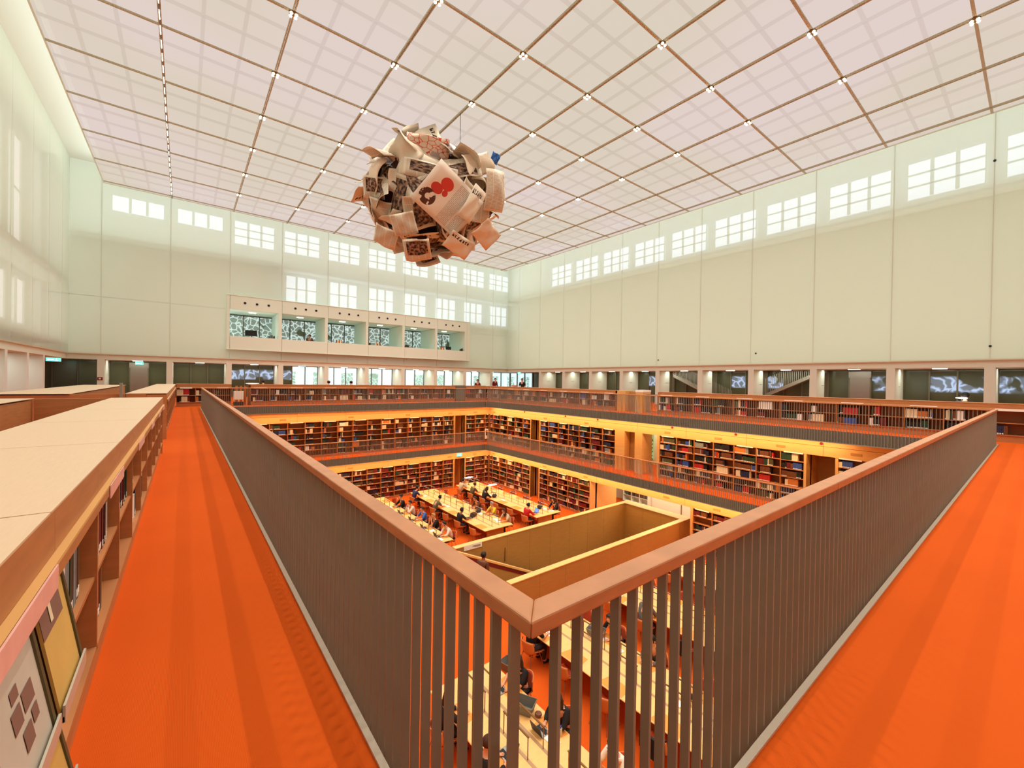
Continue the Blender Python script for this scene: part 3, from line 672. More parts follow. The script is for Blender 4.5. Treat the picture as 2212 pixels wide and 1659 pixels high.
rowbays('low', F3, 'left', edges(13.35, 26.4, 14), 'beyond the gap, left side', 'low bookcases on the left', 'mix', .5, False)
for F, nm, st, dn in ((F2, 'middle tier', 'mix', .62), (F1, 'lower tier', 'dark', .85)):
    g = f'tall bookcases of the {nm}'
    rowbays('tall', F, 'back', BX, f'on the back wall, {nm}', g, st, dn-.1, False)
    rowbays('tall', F, 'back', [16.65, 17.6, 18.5], f'right of the back passage, {nm}', g, st, dn, False)
    rowbays('tall', F, 'back', [18.5, 18.88], f'in the corner of the back wall, {nm}', g, st, dn, False)
    rowbays('tall', F, 'right', [26.78, 26.35], f'in the corner of the right wall, {nm}', g, st, dn, False)
    rowbays('tall', F, 'right', edges(26.35, 21.8, 5), f'in the far corner, {nm}', g, st, dn, False)
    rowbays('tall', F, 'right', edges(20.97, 14.66, 7) if F == F2 else edges(20.97, 16.42, 5), f'before the opening, {nm}', g, st, dn, False)
    rowbays('tall', F, 'right', edges(11.9, 5.56, 7) if F == F2 else edges(10.08, 5.56, 5), f'after the opening, {nm}', g, 'mix' if F == F2 else st, .85, F == F2)
    rowbays('tall', F, 'right', edges(4.68, 1.06, 4), f'beyond the narrow passage, {nm}', g, 'mix', .7, False)
mb = MB()
for F in (F2, F1): mb.box(2.2, 2.87, SY, SY+.1, F, F+2.15, 'maple').box(-.3, 2.2, SY, SY+.1, F, F+2.15, 'maple').box(SX, SX+.1, -.3, 1.06, F, F+2.15, 'maple')
struct(mb, 'wall_corner_posts')
# ------------------------------------------------------------------ worktops of the low bookcases
def worktop(x0, x1, y0, y1, label, axis='y', step=1.78, m='beech', z=F3+1.123, start=None):
    mb = MB(); u = (y0 if axis == 'y' else x0); e = (y1 if axis == 'y' else x1); cuts = [u]
    t = start if start is not None else u+step
    while t < e-.3: cuts.append(t); t += step
    cuts.append(e)
    for a, b in zip(cuts, cuts[1:]):
        (mb.box(x0, x1, a+.004, b-.004, z, z+.007, m) if axis == 'y' else mb.box(a+.004, b-.004, y0, y1, z, z+.03, m))
    return tag(mb.obj('worktop'), label, 'worktop')
worktop(-1.08, -.329, -1.6, 10.9, 'broad pale beech worktop on the near left bookcases', start=.16)
worktop(-1.08, -.329, 13.3, 27.5, 'pale beech worktop on the left bookcases beyond the gap')
worktop(-.32, 2.0, SY-.01, SY+.75, 'wooden worktop on the bookcases at the end of the left walkway', 'x', m='cherry')
worktop(2.78, 15.8, SY-.01, SY+.75, 'long wooden worktop on the upper back row of bookcases', 'x', m='cherry')
worktop(16.63, 18.5, SY-.01, SY+.75, 'short wooden worktop right of the slatted box, back row', 'x', m='cherry')
worktop(SX-.01, SX+.75, 14.6, SY+.75, 'long wooden worktop on the upper right row of bookcases', m='cherry')
worktop(SX-.01, SX+.75, -3.6, 12.04, 'wooden worktop on the near part of the upper right bookcases', m='cherry')
# backs and ends of the low bookcases
def carc(name, label, boxes, m='cherry', cat='partition'):
    mb = MB()
    for b in boxes: mb.box(*b, m)
    return tag(mb.obj(name), label, cat)
carc('bookcase_back', 'wooden back and end panel of the near left bookcases', [(-1.07, -.71, -1.6, 10.9, F3, F3+1.12), (-.705, -.33, 10.9, 10.94, F3, F3+1.1)])
carc('bookcase_back', 'wooden back and end panel of the left bookcases beyond the gap', [(-1.07, -.71, 13.31, 26.4, F3, F3+1.12), (-.705, -.33, 13.3, 13.34, F3, F3+1.1)])
for x0, x1, nm in ((-.3, 2.0, 'at the end of the left walkway'), (2.8, 15.78, 'in the upper back row'), (16.65, 18.5, 'right of the slatted box')):
    carc('bookcase_back', f'wooden back panel of the low bookcases {nm}', [(x0, x1, SY+.38, SY+.73, F3, F3+1.1)])
carc('bookcase_back', 'wooden back panel of the upper right bookcases, far part', [(SX+.38, SX+.73, 14.64, SY+.36, F3, F3+1.1)])
carc('bookcase_back', 'wooden back panel of the upper right bookcases, near part', [(SX+.38, SX+.73, -3.6, 12.0, F3, F3+1.1), (SX-.01, SX+.37, 12.012, 12.035, F3, F3+1.1)])
# reading places on the far left: partitions and their worktops
carc('partition', 'brown wooden partition crossing behind the near left worktop', [(-2.05, -1.085, 10.84, 10.92, F3, F3+1.12)])
carc('partition', 'brown wooden partition crossing at the far side of the gap', [(-2.0, -1.085, 13.3, 13.38, F3, F3+1.12)])
worktop(-3.2, -2.06, 1.0, 10.93, 'pale worktop at the far left edge, second row of cabinets')
carc('low_cabinet', 'brown wooden cabinet body under the far left worktop', [(-3.15, -2.08, 1.0, 10.9, F3, F3+1.1)], cat='cabinet')
worktop(-3.25, -1.97, 13.25, 24.5, 'long pale worktop of the second row beyond the gap')
carc('low_cabinet', 'brown wooden cabinet body of the second row beyond the gap', [(-3.2, -2.0, 13.3, 24.4, F3, F3+1.1)], cat='cabinet')
carc('cable_post', 'thin dark post standing between the two left cabinets', [(-1.17, -1.12, 13.16, 13.24, F3, F3+1.38)], 'fin', 'post')
carc('slatted_box', 'tall brown boxed column interrupting the upper back row', [(15.82, 16.6, SY-.02, SY+.7, F3, F3+1.17)], 'fascia', 'column')
# gate zone in the right row
carc('cabinet_end', 'light wooden end cabinet left of the gate in the right row', [(SX-.01, SX+.7, 14.02, 14.56, F3, F3+1.13)], 'maple', 'cabinet')
carc('cabinet_recess', 'brown recessed cabinet front beside the gate', [(SX+.35, SX+.7, 13.38, 14.0, F3, F3+1.1)], 'maple_dark', 'cabinet')
t = carc('cabinet_post', 'light wooden post cabinet with a white lit top by the gate', [(SX-.01, SX+.7, 12.91, 13.36, F3, F3+1.08)], 'maple', 'cabinet')
MB().box(SX-.02, SX+.7, 12.9, 13.37, F3+1.08, F3+1.2, 'label_white').obj('top_panel', t)
def gate(name, loc, rot, w, label):
    t = thing(name, loc, rot, label, 'gate')
    MB().box(0, w, -.015, .015, .95, .98, 'steel').box(0, w, -.015, .015, .08, .11, 'steel').obj('frame', t)
    for i in range(int(w/.085)): MB().box(.04+i*.085, .052+i*.085, -.012, .012, .11, .95, 'steel').obj('bar', t)
gate('gate', (SX+.3, 12.9, F3), -PI/2, .86, 'small slatted metal gate in the right row of low bookcases')
gate('gate', (2.02, SY+.3, F3), 0, .76, 'small slatted metal gate between the back bookcases on the left')
tag(MB().box(2.1, 2.55, SY+.1, SY+.16, F3+.32, F3+.78, 'paper').obj('notice_board'), 'white sheet hanging on the gate between the back bookcases', 'sign')
carc('book_crate', 'low dark crate on the floor below the white sheet', [(2.1, 2.55, SY+.05, SY+.25, F3, F3+.2)], 'charcoal', 'crate')
for i, x in enumerate((2.25, 2.45, 2.65)):
    tag(MB().box(x, x+.12, SY+.9, SY+1.0, F3, F3+1.05, 'bk_orange').obj('folder'), f'tall orange folder standing behind the left gate, {ordn(i)} from left', 'folder', 'orange folders behind the gate')
# ------------------------------------------------------------------ near display volumes tilted outward on the left
def cover(name, y0, y1, zt, zb, m, spine, label, deco=None):
    """tilted face-out volume: top edge against the case, foot pushed out to the aisle"""
    t = thing(name, (-.338, y0, zb), 0, label, 'book'); h = zt-zb; w = y1-y0; o = .055
    MB().prism([(o, 0, 0), (o+.006, 0, .003), (.008, 0, h), (0, 0, h)], (0, w, 0), m).obj('cover', t)
    MB().prism([(o-.10, .003, .0), (o-.001, .003, 0), (-.001, .003, h), (-.09, .003, h)], (0, w-.006, 0), spine).obj('pages', t)
    MB().prism([(o-.01, w, 0), (o+.012, w, .0), (.014, w, h), (-.01, w, h)], (0, .02, 0), 'bk_olive').obj('edge', t)
    def pt(u, v, e=.001): return (o+.0075-o*v+e, u*w, .003+h*v)
    if deco: deco(t, pt)
def plan(t, pt):
    d = MB()
    for (a, b, c, e) in ((.42, .62, .22, .38), (.66, .80, .30, .42), (.30, .50, .44, .60), (.55, .80, .46, .62), (.36, .52, .64, .74)): d.poly([pt(a, c), pt(b, c), pt(b, e), pt(a, e)], 'plan_brown')
    d.obj('printed_plan', t)
def band(t, pt): MB().poly([pt(0, .66), pt(.8, .66), pt(.8, .96), pt(0, .96)], 'plan_brown').poly([pt(.3, .72, .003), pt(.4, .72, .003), pt(.4, .9, .003), pt(.3, .9, .003)], 'bk_cream').obj('printed_band', t)
cover('display_book', 1.36, 1.68, F3+.90, F3+.58, 'grey_cover', 'c_dkbrown', 'large white volume with brown plan pictures, face out at near left', plan)
cover('display_book', 1.77, 2.06, F3+.90, F3+.57, 'yellow_cover', 'c_dkbrown', 'yellow volume with grey band, face out in upper shelf at near left', band)
cover('display_book', 1.46, 1.93, F3+.53, F3+.25, 'yellow_cover', 'bk_olive', 'yellow volume face out in the lower shelf at bottom left')
cover('display_book', .95, 1.27, F3+.90, F3+.58, 'yellow_cover', 'c_dkbrown', 'pale volume face out at the very bottom left edge', plan)
for i, (a, b, z) in enumerate(((1.36, 1.68, .575), (1.77, 2.06, .565), (1.46, 1.93, .245))):
    tag(MB().box(-.36, -.268, a-.01, b+.03, F3+z-.02, F3+z-.003, 'holder').box(-.272, -.266, a-.01, b+.03, F3+z-.02, F3+z+.03, 'holder').obj('book_stand'), f'grey plastic display ledge under the {("white plan", "upper yellow", "lower yellow")[i]} volume', 'book stand')
# ------------------------------------------------------------------ books: nearest 300 as single objects, the rest as one mass
def proj(p):
    d = Vector(p)-Vector((0, 0, Z0)); D = d.dot(fw)
    return (1106+FPX*d.dot(rt)/D, 829.5-FPX*d.dot(up)/D, D) if D > .2 else (-9999, -9999, 1)
cand = []
for i, b in enumerate(BOOKS):
    M, x, w, z, h, y, d, c, tg, wh, o, vis = b
    if not vis: continue
    if wh[0].startswith('beside') and (wh[1] < 1 or (wh[1] == 1 and x < .1)): cand.append((-1, i)); continue
    p = proj(M @ Vector((x+w/2, y, z+h/2)))
    if not (-20 < p[0] < 2230 and 0 < p[1] < 1680): continue
    if wh[0].startswith('after the opening') and p[0] > 1700: continue
    q = proj(M @ Vector((x+w/2, y, z))); r_ = proj(M @ Vector((x, y, z+h/2))); s_ = proj(M @ Vector((x+w, y, z+h/2)))
    cand.append((abs(q[1]-p[1])*2*(abs(r_[0]-s_[0])+2), i))
cand.sort(reverse=True)
solo = {i for a, i in cand[:300]}; skip = {i for a, i in cand if a < 0}
book_me = {}; mass = MB()
for i, b in enumerate(BOOKS):
    M, x, w, z, h, y, d, c, tg, wh, o, vis = b
    if i in skip: continue
    if i in solo:
        lab = f'{CN[c]} book, {ordn(o-1)} from left, {wh[2]} shelf, {ordn(wh[1])} bay {wh[0].replace("in the ", "").replace(", right side", "").replace(", middle tier", " gap, middle tier")}'
        t = MB().box(0, w, 0, d, 0, h, c).obj('book'); t.matrix_world = M @ Matrix.Translation((x, y, z)); tag(t, lab, 'book', f'books {wh[0]}')
        if tg: MB().box(w*.12, w*.88, -.0012, 0, .012, .045, 'label_white').obj('spine_label', t)
    else:
        mass.box(x, x+w, y, y+d, z, z+h, c, M)
        if tg: mass.box(x+w*.15, x+w*.85, y-.0015, y, z+.012, z+.045, 'label_white', M)
o = mass.obj('books', kind='stuff'); tag(o, 'rows of books of many colours filling the shelves of all tiers', 'books')
# vents and detectors on the wood bands
for F, nm in ((F2, 'middle'), (F1, 'lower')):
    for i, x in enumerate((4.3, 8.1, 11.9, 15.2, 17.4)): tag(MB().box(x, x+.32, SY-.025, SY-.013, F+2.3, F+2.39, 'maple_dark').obj('vent'), f'small vent in the {nm} wood band on the back wall, {ordn(i)} from left', 'vent', 'vents in the wood bands')
    for i, y in enumerate((26, 20.2, 16.6, 11.3, 8.8, 6.3, 3.9)): tag(MB().box(SX-.025, SX-.013, y, y+.32, F+2.3, F+2.39, 'maple_dark').obj('vent'), f'small vent in the {nm} wood band on the right wall, {ordn(i)} from left', 'vent', 'vents in the wood bands')
    for i, y in enumerate((22.5, 18.5, 15.9, 11.2, 8.2, 5.1)): tag(MB().tube((SX-.05, y, F+2.62), (SX-.013, y, F+2.62), .05, 'dark_red', 10).obj('detector'), f'small round detector on the {nm} wood band, right wall, {ordn(i)} from left', 'detector', 'detectors on the wood bands')
# ------------------------------------------------------------------ reading tables, lamps, chairs
def table(x0, x1, y0, y1, pads, label):
    t = thing('reading_table', ((x0+x1)/2, y0, 0), 0, label, 'table', 'long reading tables'); w = (x1-x0)/2; L = y1-y0
    o = MB().box(-w, w, 0, L, .715, .75, 'maple_top').obj('tabletop', t); b = o.modifiers.new('b', 'BEVEL'); b.width = .012
    for y in (.35, L/2, L-.35): MB().box(-.5, .5, y-.04, y+.04, 0, .715, 'maple_dark').obj('leg', t)
    MB().box(-.06, .06, .4, L-.4, .35, .7, 'charcoal').obj('cable_tray', t)
    for s in (-1, 1): MB().box(s*.20-.035, s*.20+.035, .25, L-.25, .7501, .753, 'inlay').obj('inlay', t)
    for s in (-1, 1):
        for y in pads:
            if y0 < y < y1: MB().prism([(s*(w-.03), y-y0-.34, .7502), (s*(w-.03), y-y0+.34, .7502), (s*(w-.42), y-y0+.28, .7502), (s*(w-.42), y-y0-.28, .7502)][::s], (0, 0, .004), 'pad').obj('desk_pad', t)
    return t
FS = [17.1+1.36*k for k in range(6)]; DS = [7.7, 6.25, 4.8, 3.4, 2.0]; NS = [8.75, 7.5, 6.2, 4.8, 3.5, 2.1]
TB = {'L': (4.55, 6.3, 16.45, 24.9, FS, 'leftmost far table'), 'A': (7.93, 9.7, 16.45, 24.9, FS, 'far left table'), 'B': (11.43, 13.17, 16.45, 24.9, FS, 'far middle table'), 'C': (14.8, 16.6, 16.5, 24.9, FS, 'far right table'),
      'D': (4.55, 6.3, 1.3, 8.7, DS, 'near left table'), 'E': (7.93, 9.7, 1.3, 9.5, NS, 'near middle table'), 'F': (11.38, 13.15, 1.3, 9.5, NS, 'near right table'), 'G': (14.8, 16.6, 1.3, 9.5, NS, 'near rightmost table')}
for k, (x0, x1, y0, y1, ys, nm) in TB.items(): table(x0, x1, y0, y1, ys, f'long pale wooden reading table with orange desk pads, {nm}')
lm = None
for k, (x0, x1, y0, y1, ys, nm) in TB.items():
    for s, sn in ((-1, 'left'), (1, 'right')):
        for j, y in enumerate(sorted(ys)):
            if k in 'L' and s < 0: continue
            loc = ((x0+x1)/2+s*.2, y+.1, .753); lab = f'thin brass desk lamp frame, {ordn(j)} from the front, {sn} row of the {nm}'
            if lm is None:
                lm = thing('desk_lamp', loc, 0, lab, 'lamp', 'desk lamps on the reading tables')
                post = MB().tube((0, 0, 0), (0, 0, .43), .011, 'brass', 6).mesh('post')
                for yy in (-.38, .38): link(post, 'post', lm, (0, yy, 0))
                MB().box(-.016, .016, -.40, .40, .43, .452, 'brass').obj('lamp_bar', lm); MB().box(-.012, .012, -.36, .36, .426, .43, 'lamp_disc').obj('light_strip', lm)
            else: o = copytree(lm); o.location = loc; o['label'] = lab
# chair shell
def shell(off, mt, zmul=1):
    mb = MB(); nu, nv = 12, 12; P = []
    for j in range(nv+1):
        v = j/nv; row = []
        for i in range(nu+1):
            u = -1+2*i/nu; a = abs(u)
            if v < .5: y = .25-.46*(v/.5); z = .44-.02*math.sin(v*2*PI)+.19*max(0, a-.55)**1.3*2.2*(.35+v*1.3); x = u*.27
            else: q = (v-.5)/.5; y = -.21-.11*q+.16*u*u*(.5+.5*q)*1.1; z = .44+.40*q*(1-.16*u*u)+.19*max(0, a-.55)**1.3*2.2*(1-q); x = u*(.27-.03*q)
            row.append((x*(1-off*1.5), y+off*(1 if v > .5 else .2), z+(off if v < .6 else 0)))
        P.append(row)
    b = len(mb.v); mb.v += [p for r in P for p in r]
    for j in range(nv):
        for i in range(nu): mb.f.append((b+j*(nu+1)+i, b+j*(nu+1)+i+1, b+(j+1)*(nu+1)+i+1, b+(j+1)*(nu+1)+i)); mb.mi.append(mb.m(mt))
    return mb
def solid(me, t):
    o = bpy.data.objects.new('tmp', me); C.objects.link(o); s = o.modifiers.new('s', 'SOLIDIFY'); s.thickness = t; s.offset = 0
    dg = bpy.context.evaluated_depsgraph_get(); r = bpy.data.meshes.new_from_object(o.evaluated_get(dg)); r.name = me.name; bpy.data.objects.remove(o); return r
sh_me = solid(shell(0, 'shell').mesh('seat_shell', True), .014); cu_me = solid(shell(.022, 'cushion').mesh('cushion', True), .012)
leg_me = [MB().tube((sx*.16, sy*.15, .44), (sx*.25, sy*.26, 0), .009, 'steel', 6).mesh('leg') for sx in (-1, 1) for sy in (-1, 1)]
ch0 = None
def chair(loc, rot, label):
    global ch0
    if ch0 is None:
        ch0 = thing('chair', loc, rot, label, 'chair', 'wooden shell chairs at the reading tables')
        link(sh_me, 'seat_shell', ch0); link(cu_me, 'cushion', ch0)
        for m in leg_me: link(m, 'leg', ch0)
        return ch0
    o = copytree(ch0); o.location = loc; o.rotation_euler = (0, 0, rot); o['label'] = label; return o
seatpos = {}
for k, (x0, x1, y0, y1, ys, nm) in TB.items():
    for s, sn in ((-1, 'left'), (1, 'right')):
        if k == 'L' and s < 0: continue
        for j, y in enumerate(sorted(ys)): seatpos[(k, s, y)] = (x0-.14 if s < 0 else x1+.14, y, -PI/2 if s < 0 else PI/2, f'{ordn(j)} from the front on the {sn} side of the {nm}')
# ------------------------------------------------------------------ people
def skinned(name, verts, edges, root=0):
    me = bpy.data.meshes.new(name); me.from_pydata([v[:3] for v in verts], edges, []); o = bpy.data.objects.new('tmp', me); C.objects.link(o)
    o.modifiers.new('sk', 'SKIN'); sv = me.skin_vertices[0].data
    for i, v in enumerate(verts): sv[i].radius = (v[3], v[4] if len(v) > 4 else v[3]); sv[i].use_root = (i == root)
    ss = o.modifiers.new('ss', 'SUBSURF'); ss.levels = 1; ss.render_levels = 1
    dg = bpy.context.evaluated_depsgraph_get(); r = bpy.data.meshes.new_from_object(o.evaluated_get(dg)); r.name = name; bpy.data.objects.remove(o)
    r.polygons.foreach_set('use_smooth', [True]*len(r.polygons)); return r
def skeleton(pose):
    st = pose == 'stand'; l = {'type': .06, 'read': .14, 'chin': .10, 'slump': .22, 'back': -.06, 'stand': 0}[pose]; dz = .40 if st else 0
    V = []; Eg = []
    def add(p, par=None): V.append(p); (Eg.append((par, len(V)-1)) if par is not None else None); return len(V)-1
    pel = add((0, -.05, .56+dz, .15, .11)); wa = add((0, -.04+.2*l, .74+dz, .13, .10), pel); che = add((0, .6*l, .95+dz, .155, .11), wa)
    ne = add((0, .03+.95*l, 1.13+dz, .052), che); h1 = add((0, .06+1.15*l, 1.20+dz, .07), ne); h2 = add((0, .07+1.3*l, 1.29+dz, .085, .098), h1); h3 = add((0, .06+1.3*l, 1.365+dz, .055), h2)
    nose = add((0, .165+1.3*l, 1.265+dz, .014), h2)
    arms = []
    for s in (-1, 1):
        sh = add((s*.185, .75*l, 1.06+dz, .062), che)
        if st: el = (s*.25, -.02, .78+dz, .045); wr = (s*.22, .14, .60+dz, .03); pa = (s*.20, .19, .54+dz, .034)
        elif pose == 'chin': el = (s*.20, .34, .80, .045); wr = (s*.08, .22+l, 1.08, .03); pa = (s*.065, .19+1.2*l, 1.15, .034)
        elif pose == 'back': el = (s*.27, .0, .84, .045); wr = (s*.18, .28, .78, .03); pa = (s*.15, .35, .79, .034)
        else: el = (s*.25, .20+.5*l, .84, .045); wr = (s*.14, .42, .785, .03); pa = (s*.11, .50, .785, .034)
        e = add(el, sh); w = add(wr, e); p = add(pa, w); d = (Vector(pa[:3])-Vector(wr[:3])).normalized(); q = Vector((d.y, -d.x, 0)).normalized() if abs(d.z) < .9 else Vector((1, 0, 0))
        for j, ln in enumerate((.05, .072, .08, .074, .058)):
            o = (j-2)*.017; base = Vector(pa[:3])+q*o*1.1+d*(.02 if j else -.01); mid = base+d*ln*.55+q*(o*.3+(.03*-s if j == 0 else 0)); tip = mid+d*ln*.4-Vector((0, 0, .012))
            a = add((*base, .0095), p); b = add((*mid, .009), a); add((*tip, .007), b)
        arms.append((sh, e, w))
    legs = []
    for s in (-1, 1):
        hp = add((s*.10, -.02, .52+dz, .095), pel)
        if st: kn = (s*.10, .02, .50, .06); an = (s*.10, -.02, .09, .04); to = (s*.11, .14, .045, .035)
        else: kn = (s*.14, .40, .51, .068); an = (s*.14, .34, .10, .042); to = (s*.15, .48, .045, .035)
        k = add(kn, hp); a = add(an, k); t = add(to, a); legs.append((hp, k, a, t))
    return V, Eg, pel, wa, che, ne, h2, arms, legs
PC = {}
def pose_meshes(pose):
    if pose in PC: return PC[pose]
    V, Eg, pel, wa, che, ne, h2, arms, legs = skeleton(pose)
    body = skinned('body', V, Eg, pel)
    def sub(ids, scale):
        m = {i: k for k, i in enumerate(ids)}; return [(*V[i][:3], *[r+scale for r in V[i][3:]]) for i in ids], [(m[a], m[b]) for a, b in Eg if a in m and b in m]
    a1, a2 = arms; out = {}
    v, e = sub([pel, wa, che]+[i for a in arms for i in a[:2]], .018); nk = V[ne]; c = V[che]
    v.append((nk[0]*.5, (nk[1]+c[1])/2, (nk[2]+c[2])/2+.01, .075)); e.append((2, len(v)-1)); out['short'] = skinned('shirt', v, e, 0)
    v, e = sub([pel, wa, che]+[i for a in arms for i in a], .018); v.append((nk[0]*.5, (nk[1]+c[1])/2, (nk[2]+c[2])/2+.01, .08)); e.append((2, len(v)-1)); out['long'] = skinned('shirt', v, e, 0)
    v, e = sub([pel]+[i for l in legs for i in l[:3]], .016); out['trousers'] = skinned('trousers', v, e, 0)
    sh = MB()
    for l in legs:
        t = V[l[3]]; sh.ball((t[0], t[1]-.05, t[2]), .052, .13, .045, 'black', 10, 6)
    out['shoes'] = sh.mesh('shoes', True)
    hx = V[h2]; hc = (hx[0], hx[1]-.012, hx[2]+.022)
    def cap(q):
        if q.y > .02 and q.z < .045: return (q.x*.98, .02, q.z)
        return q
    out['hair'] = MB().ball(hc, .108, .122, .108, 'black', 16, 10, cap).mesh('hair', True)
    m = MB().ball(hc, .112, .124, .11, 'black', 16, 10, cap).ball((hc[0], hc[1]-.085, hc[2]-.16), .115, .05, .2, 'black', 12, 8); out['hair_long'] = m.mesh('hair', True)
    m = MB().ball(hc, .106, .12, .104, 'black', 16, 10, cap).ball((hc[0], hc[1]-.11, hc[2]+.07), .045, .045, .045, 'black', 10, 6); out['hair_bun'] = m.mesh('hair', True)
    f = MB()
    for s in (-1, 1): f.ball((s*.033, hx[1]+.090, hx[2]+.0), .011, .007, .008, 'black', 8, 5)
    f.box(-.025, .025, hx[1]+.083, hx[1]+.094, hx[2]-.058, hx[2]-.05, 'dark_red'); out['face'] = f.mesh('face', True)
    e_ = MB()
    for s in (-1, 1): e_.ball((s*.096, hx[1]-.005, hx[2]-.005), .012, .022, .03, 'skin', 8, 5)
    out['ears'] = e_.mesh('ears', True); out['body'] = body; PC[pose] = out; return out
def person(pose, loc, rot, label, shirt, trousers='charcoal', hair='black', style='hair', sleeve='short', skin='skin'):
    P = pose_meshes(pose); t = thing('person', loc, rot, label, 'person')
    def put(me, nm, mt):
        o = link(me, nm, t)
        if not me.materials: me.materials.append(MT[mt])
        o.material_slots[0].link = 'OBJECT'; o.material_slots[0].material = MT[mt]
    put(P['body'], 'body', skin); put(P[sleeve], 'shirt', shirt); put(P['trousers'], 'trousers', trousers); put(P['shoes'], 'shoes', 'black'); put(P[style], 'hair', hair); link(P['face'], 'face', t); put(P['ears'], 'ears', skin)
    return t
for nm, c in dict(c_black=(22, 22, 26), c_white=(232, 224, 208), c_blue=(66, 110, 190), c_navy=(44, 56, 104), c_green=(96, 98, 72), c_yellow=(236, 206, 52), c_red=(196, 30, 34), c_cream=(200, 190, 160), c_olive=(96, 84, 48), c_maroon=(104, 26, 34), c_brown=(92, 56, 36), h_blonde=(176, 142, 92), h_brown=(66, 40, 26), h_grey=(170, 160, 150), c_grey=(96, 92, 86)).items(): mat(nm, lin(*c), .8)
occ = {}
def sit(k, s, y, pose, label, **kw):
    ys = TB[k][4]; y = min(ys, key=lambda q: abs(q-y)); x, yy, rot, nm = seatpos[(k, s, y)]; x += .06*s
    occ[(k, s, y)] = (x, yy, rot); return person(pose, (x, yy, 0), rot, label, **kw)
sit('A', 1, 17.1, 'slump', 'person in white top with black bag straps at near end of far left table', shirt='c_white', sleeve='long')
sit('A', 1, 18.5, 'chin', 'person with fair hair and black shirt resting chin on hand', shirt='c_black', hair='h_blonde')
sit('A', 1, 19.8, 'type', 'person in bright blue t-shirt at the far left table', shirt='c_blue', hair='h_brown')
sit('A', 1, 21.2, 'chin', 'person in white shirt holding head over papers, far left table', shirt='c_white', sleeve='long')
sit('A', 1, 22.5, 'type', 'person in black top with hair tied in a bun, far left table', shirt='c_black', style='hair_bun', sleeve='long')
sit('B', -1, 18.5, 'type', 'person in black t-shirt behind an upright laptop, far middle table', shirt='c_black', skin='skin_dark')
sit('B', -1, 21.2, 'slump', 'person in grey-green shirt bent over white papers, far middle table', shirt='c_green')
sit('B', -1, 23.9, 'read', 'person in navy shirt at the back end of the far middle table', shirt='c_navy')
sit('B', 1, 17.1, 'slump', 'person in pale top bowed over open pages, near end of far middle table', shirt='c_cream', style='hair_long', hair='h_brown')
sit('B', 1, 18.5, 'type', 'person with grey hair in bright yellow shirt', shirt='c_yellow', hair='h_grey')
sit('B', 1, 19.9, 'slump', 'person in dark clothes leaning over a dark bag, far middle table', shirt='c_brown', hair='h_brown', sleeve='long')
sit('C', -1, 17.1, 'type', 'person in bright red shirt at a blue-lit laptop', shirt='c_red', sleeve='long')
sit('C', -1, 21.2, 'read', 'person with brown hair in black dress, far right table', shirt='c_black', hair='h_brown', style='hair_long', sleeve='long')
sit('C', -1, 22.5, 'read', 'person in olive shirt beside the cream-shirted reader', shirt='c_olive', hair='h_brown')
sit('C', -1, 23.9, 'chin', 'person in cream sweater propping head on hands at the back', shirt='c_cream', sleeve='long')
sit('C', 1, 17.1, 'read', 'person with long black hair facing left at near end of far right table', shirt='c_black', style='hair_long', sleeve='long')
sit('D', 1, 7.7, 'type', 'person in black t-shirt with long brown hair, back of near left table', shirt='c_black', style='hair_long', hair='h_brown')
sit('D', 1, 6.25, 'read', 'person in black with very long dark hair, seen from above at near left table', shirt='c_black', style='hair_long', hair='h_brown', sleeve='long')
sit('D', 1, 4.8, 'read', 'person in white shirt with dark hair at bottom edge between the balusters', shirt='c_white')
sit('D', -1, 7.7, 'type', 'person in black sweater on left side of near left table', shirt='c_black', sleeve='long', style='hair_long')
sit('D', -1, 6.25, 'type', 'person in black jacket at the laptop, bottom left between the balusters', shirt='c_black', hair='h_brown', sleeve='long')
sit('E', -1, 8.75, 'type', 'person in black with bare forearms directly below the railing corner', shirt='c_black')
sit('E', 1, 7.5, 'slump', 'person in black leaning over white sheets, near middle table', shirt='c_black', sleeve='long')
sit('E', 1, 6.2, 'read', 'person in black and white top on right side of near middle table', shirt='c_grey', hair='black', sleeve='long')
sit('F', -1, 7.5, 'slump', 'person in grey jacket at left side of near right table', shirt='c_grey', sleeve='long')
person('stand', (8.5, 12.35, 0), -PI/2+.35, 'person in dark brown shirt standing at the stairwell entrance', shirt='c_brown', hair='black', skin='skin_dark')
person('stand', (22.4, 31.0, F3), PI, 'person in dark red shirt standing at a laptop near the far corner', shirt='c_maroon', hair='h_brown', sleeve='long')
person('stand', (20.5, 31.0, F3-.15), PI-.5, 'person in red-brown top beside the far windows, left of the dark red shirt', shirt='c_maroon', hair='h_brown', sleeve='short', style='hair_bun')
person('stand', (22.0, 26.6, F3-.02), PI/2+.6, 'person in black top leaning over a red book near the far corner', shirt='c_black', hair='black', style='hair_bun')
for i, (x, y, z) in enumerate(((3.9, 30.0, F3), (7.8, 30.0, F3), (9.3, 30.0, F3))):
    person('read', (x, y, z-.02), 0, f'seated person behind the back bookcases, only dark hair showing, {ordn(i)} from left', shirt='c_black', hair='black'); chair((x, y, z), 0, f'chair of the {ordn(i)} reader hidden behind the back bookcases')
person('read', (21.0, 1.63, F3+.02), -PI/2, 'seated person behind the right bookcases, only dark hair showing under the bright lamp', shirt='c_black', hair='black'); chair((21.0, 1.63, F3), -PI/2, 'chair of the reader hidden behind the right bookcases')
person('read', (8.05, YW+1.3, o0-.78), PI, 'seated person with dark hair in the second gallery opening from left', shirt='c_maroon', hair='black', sleeve='long'); chair((8.05, YW+1.3, o0-.78), PI, 'chair of the reader in the second gallery opening')
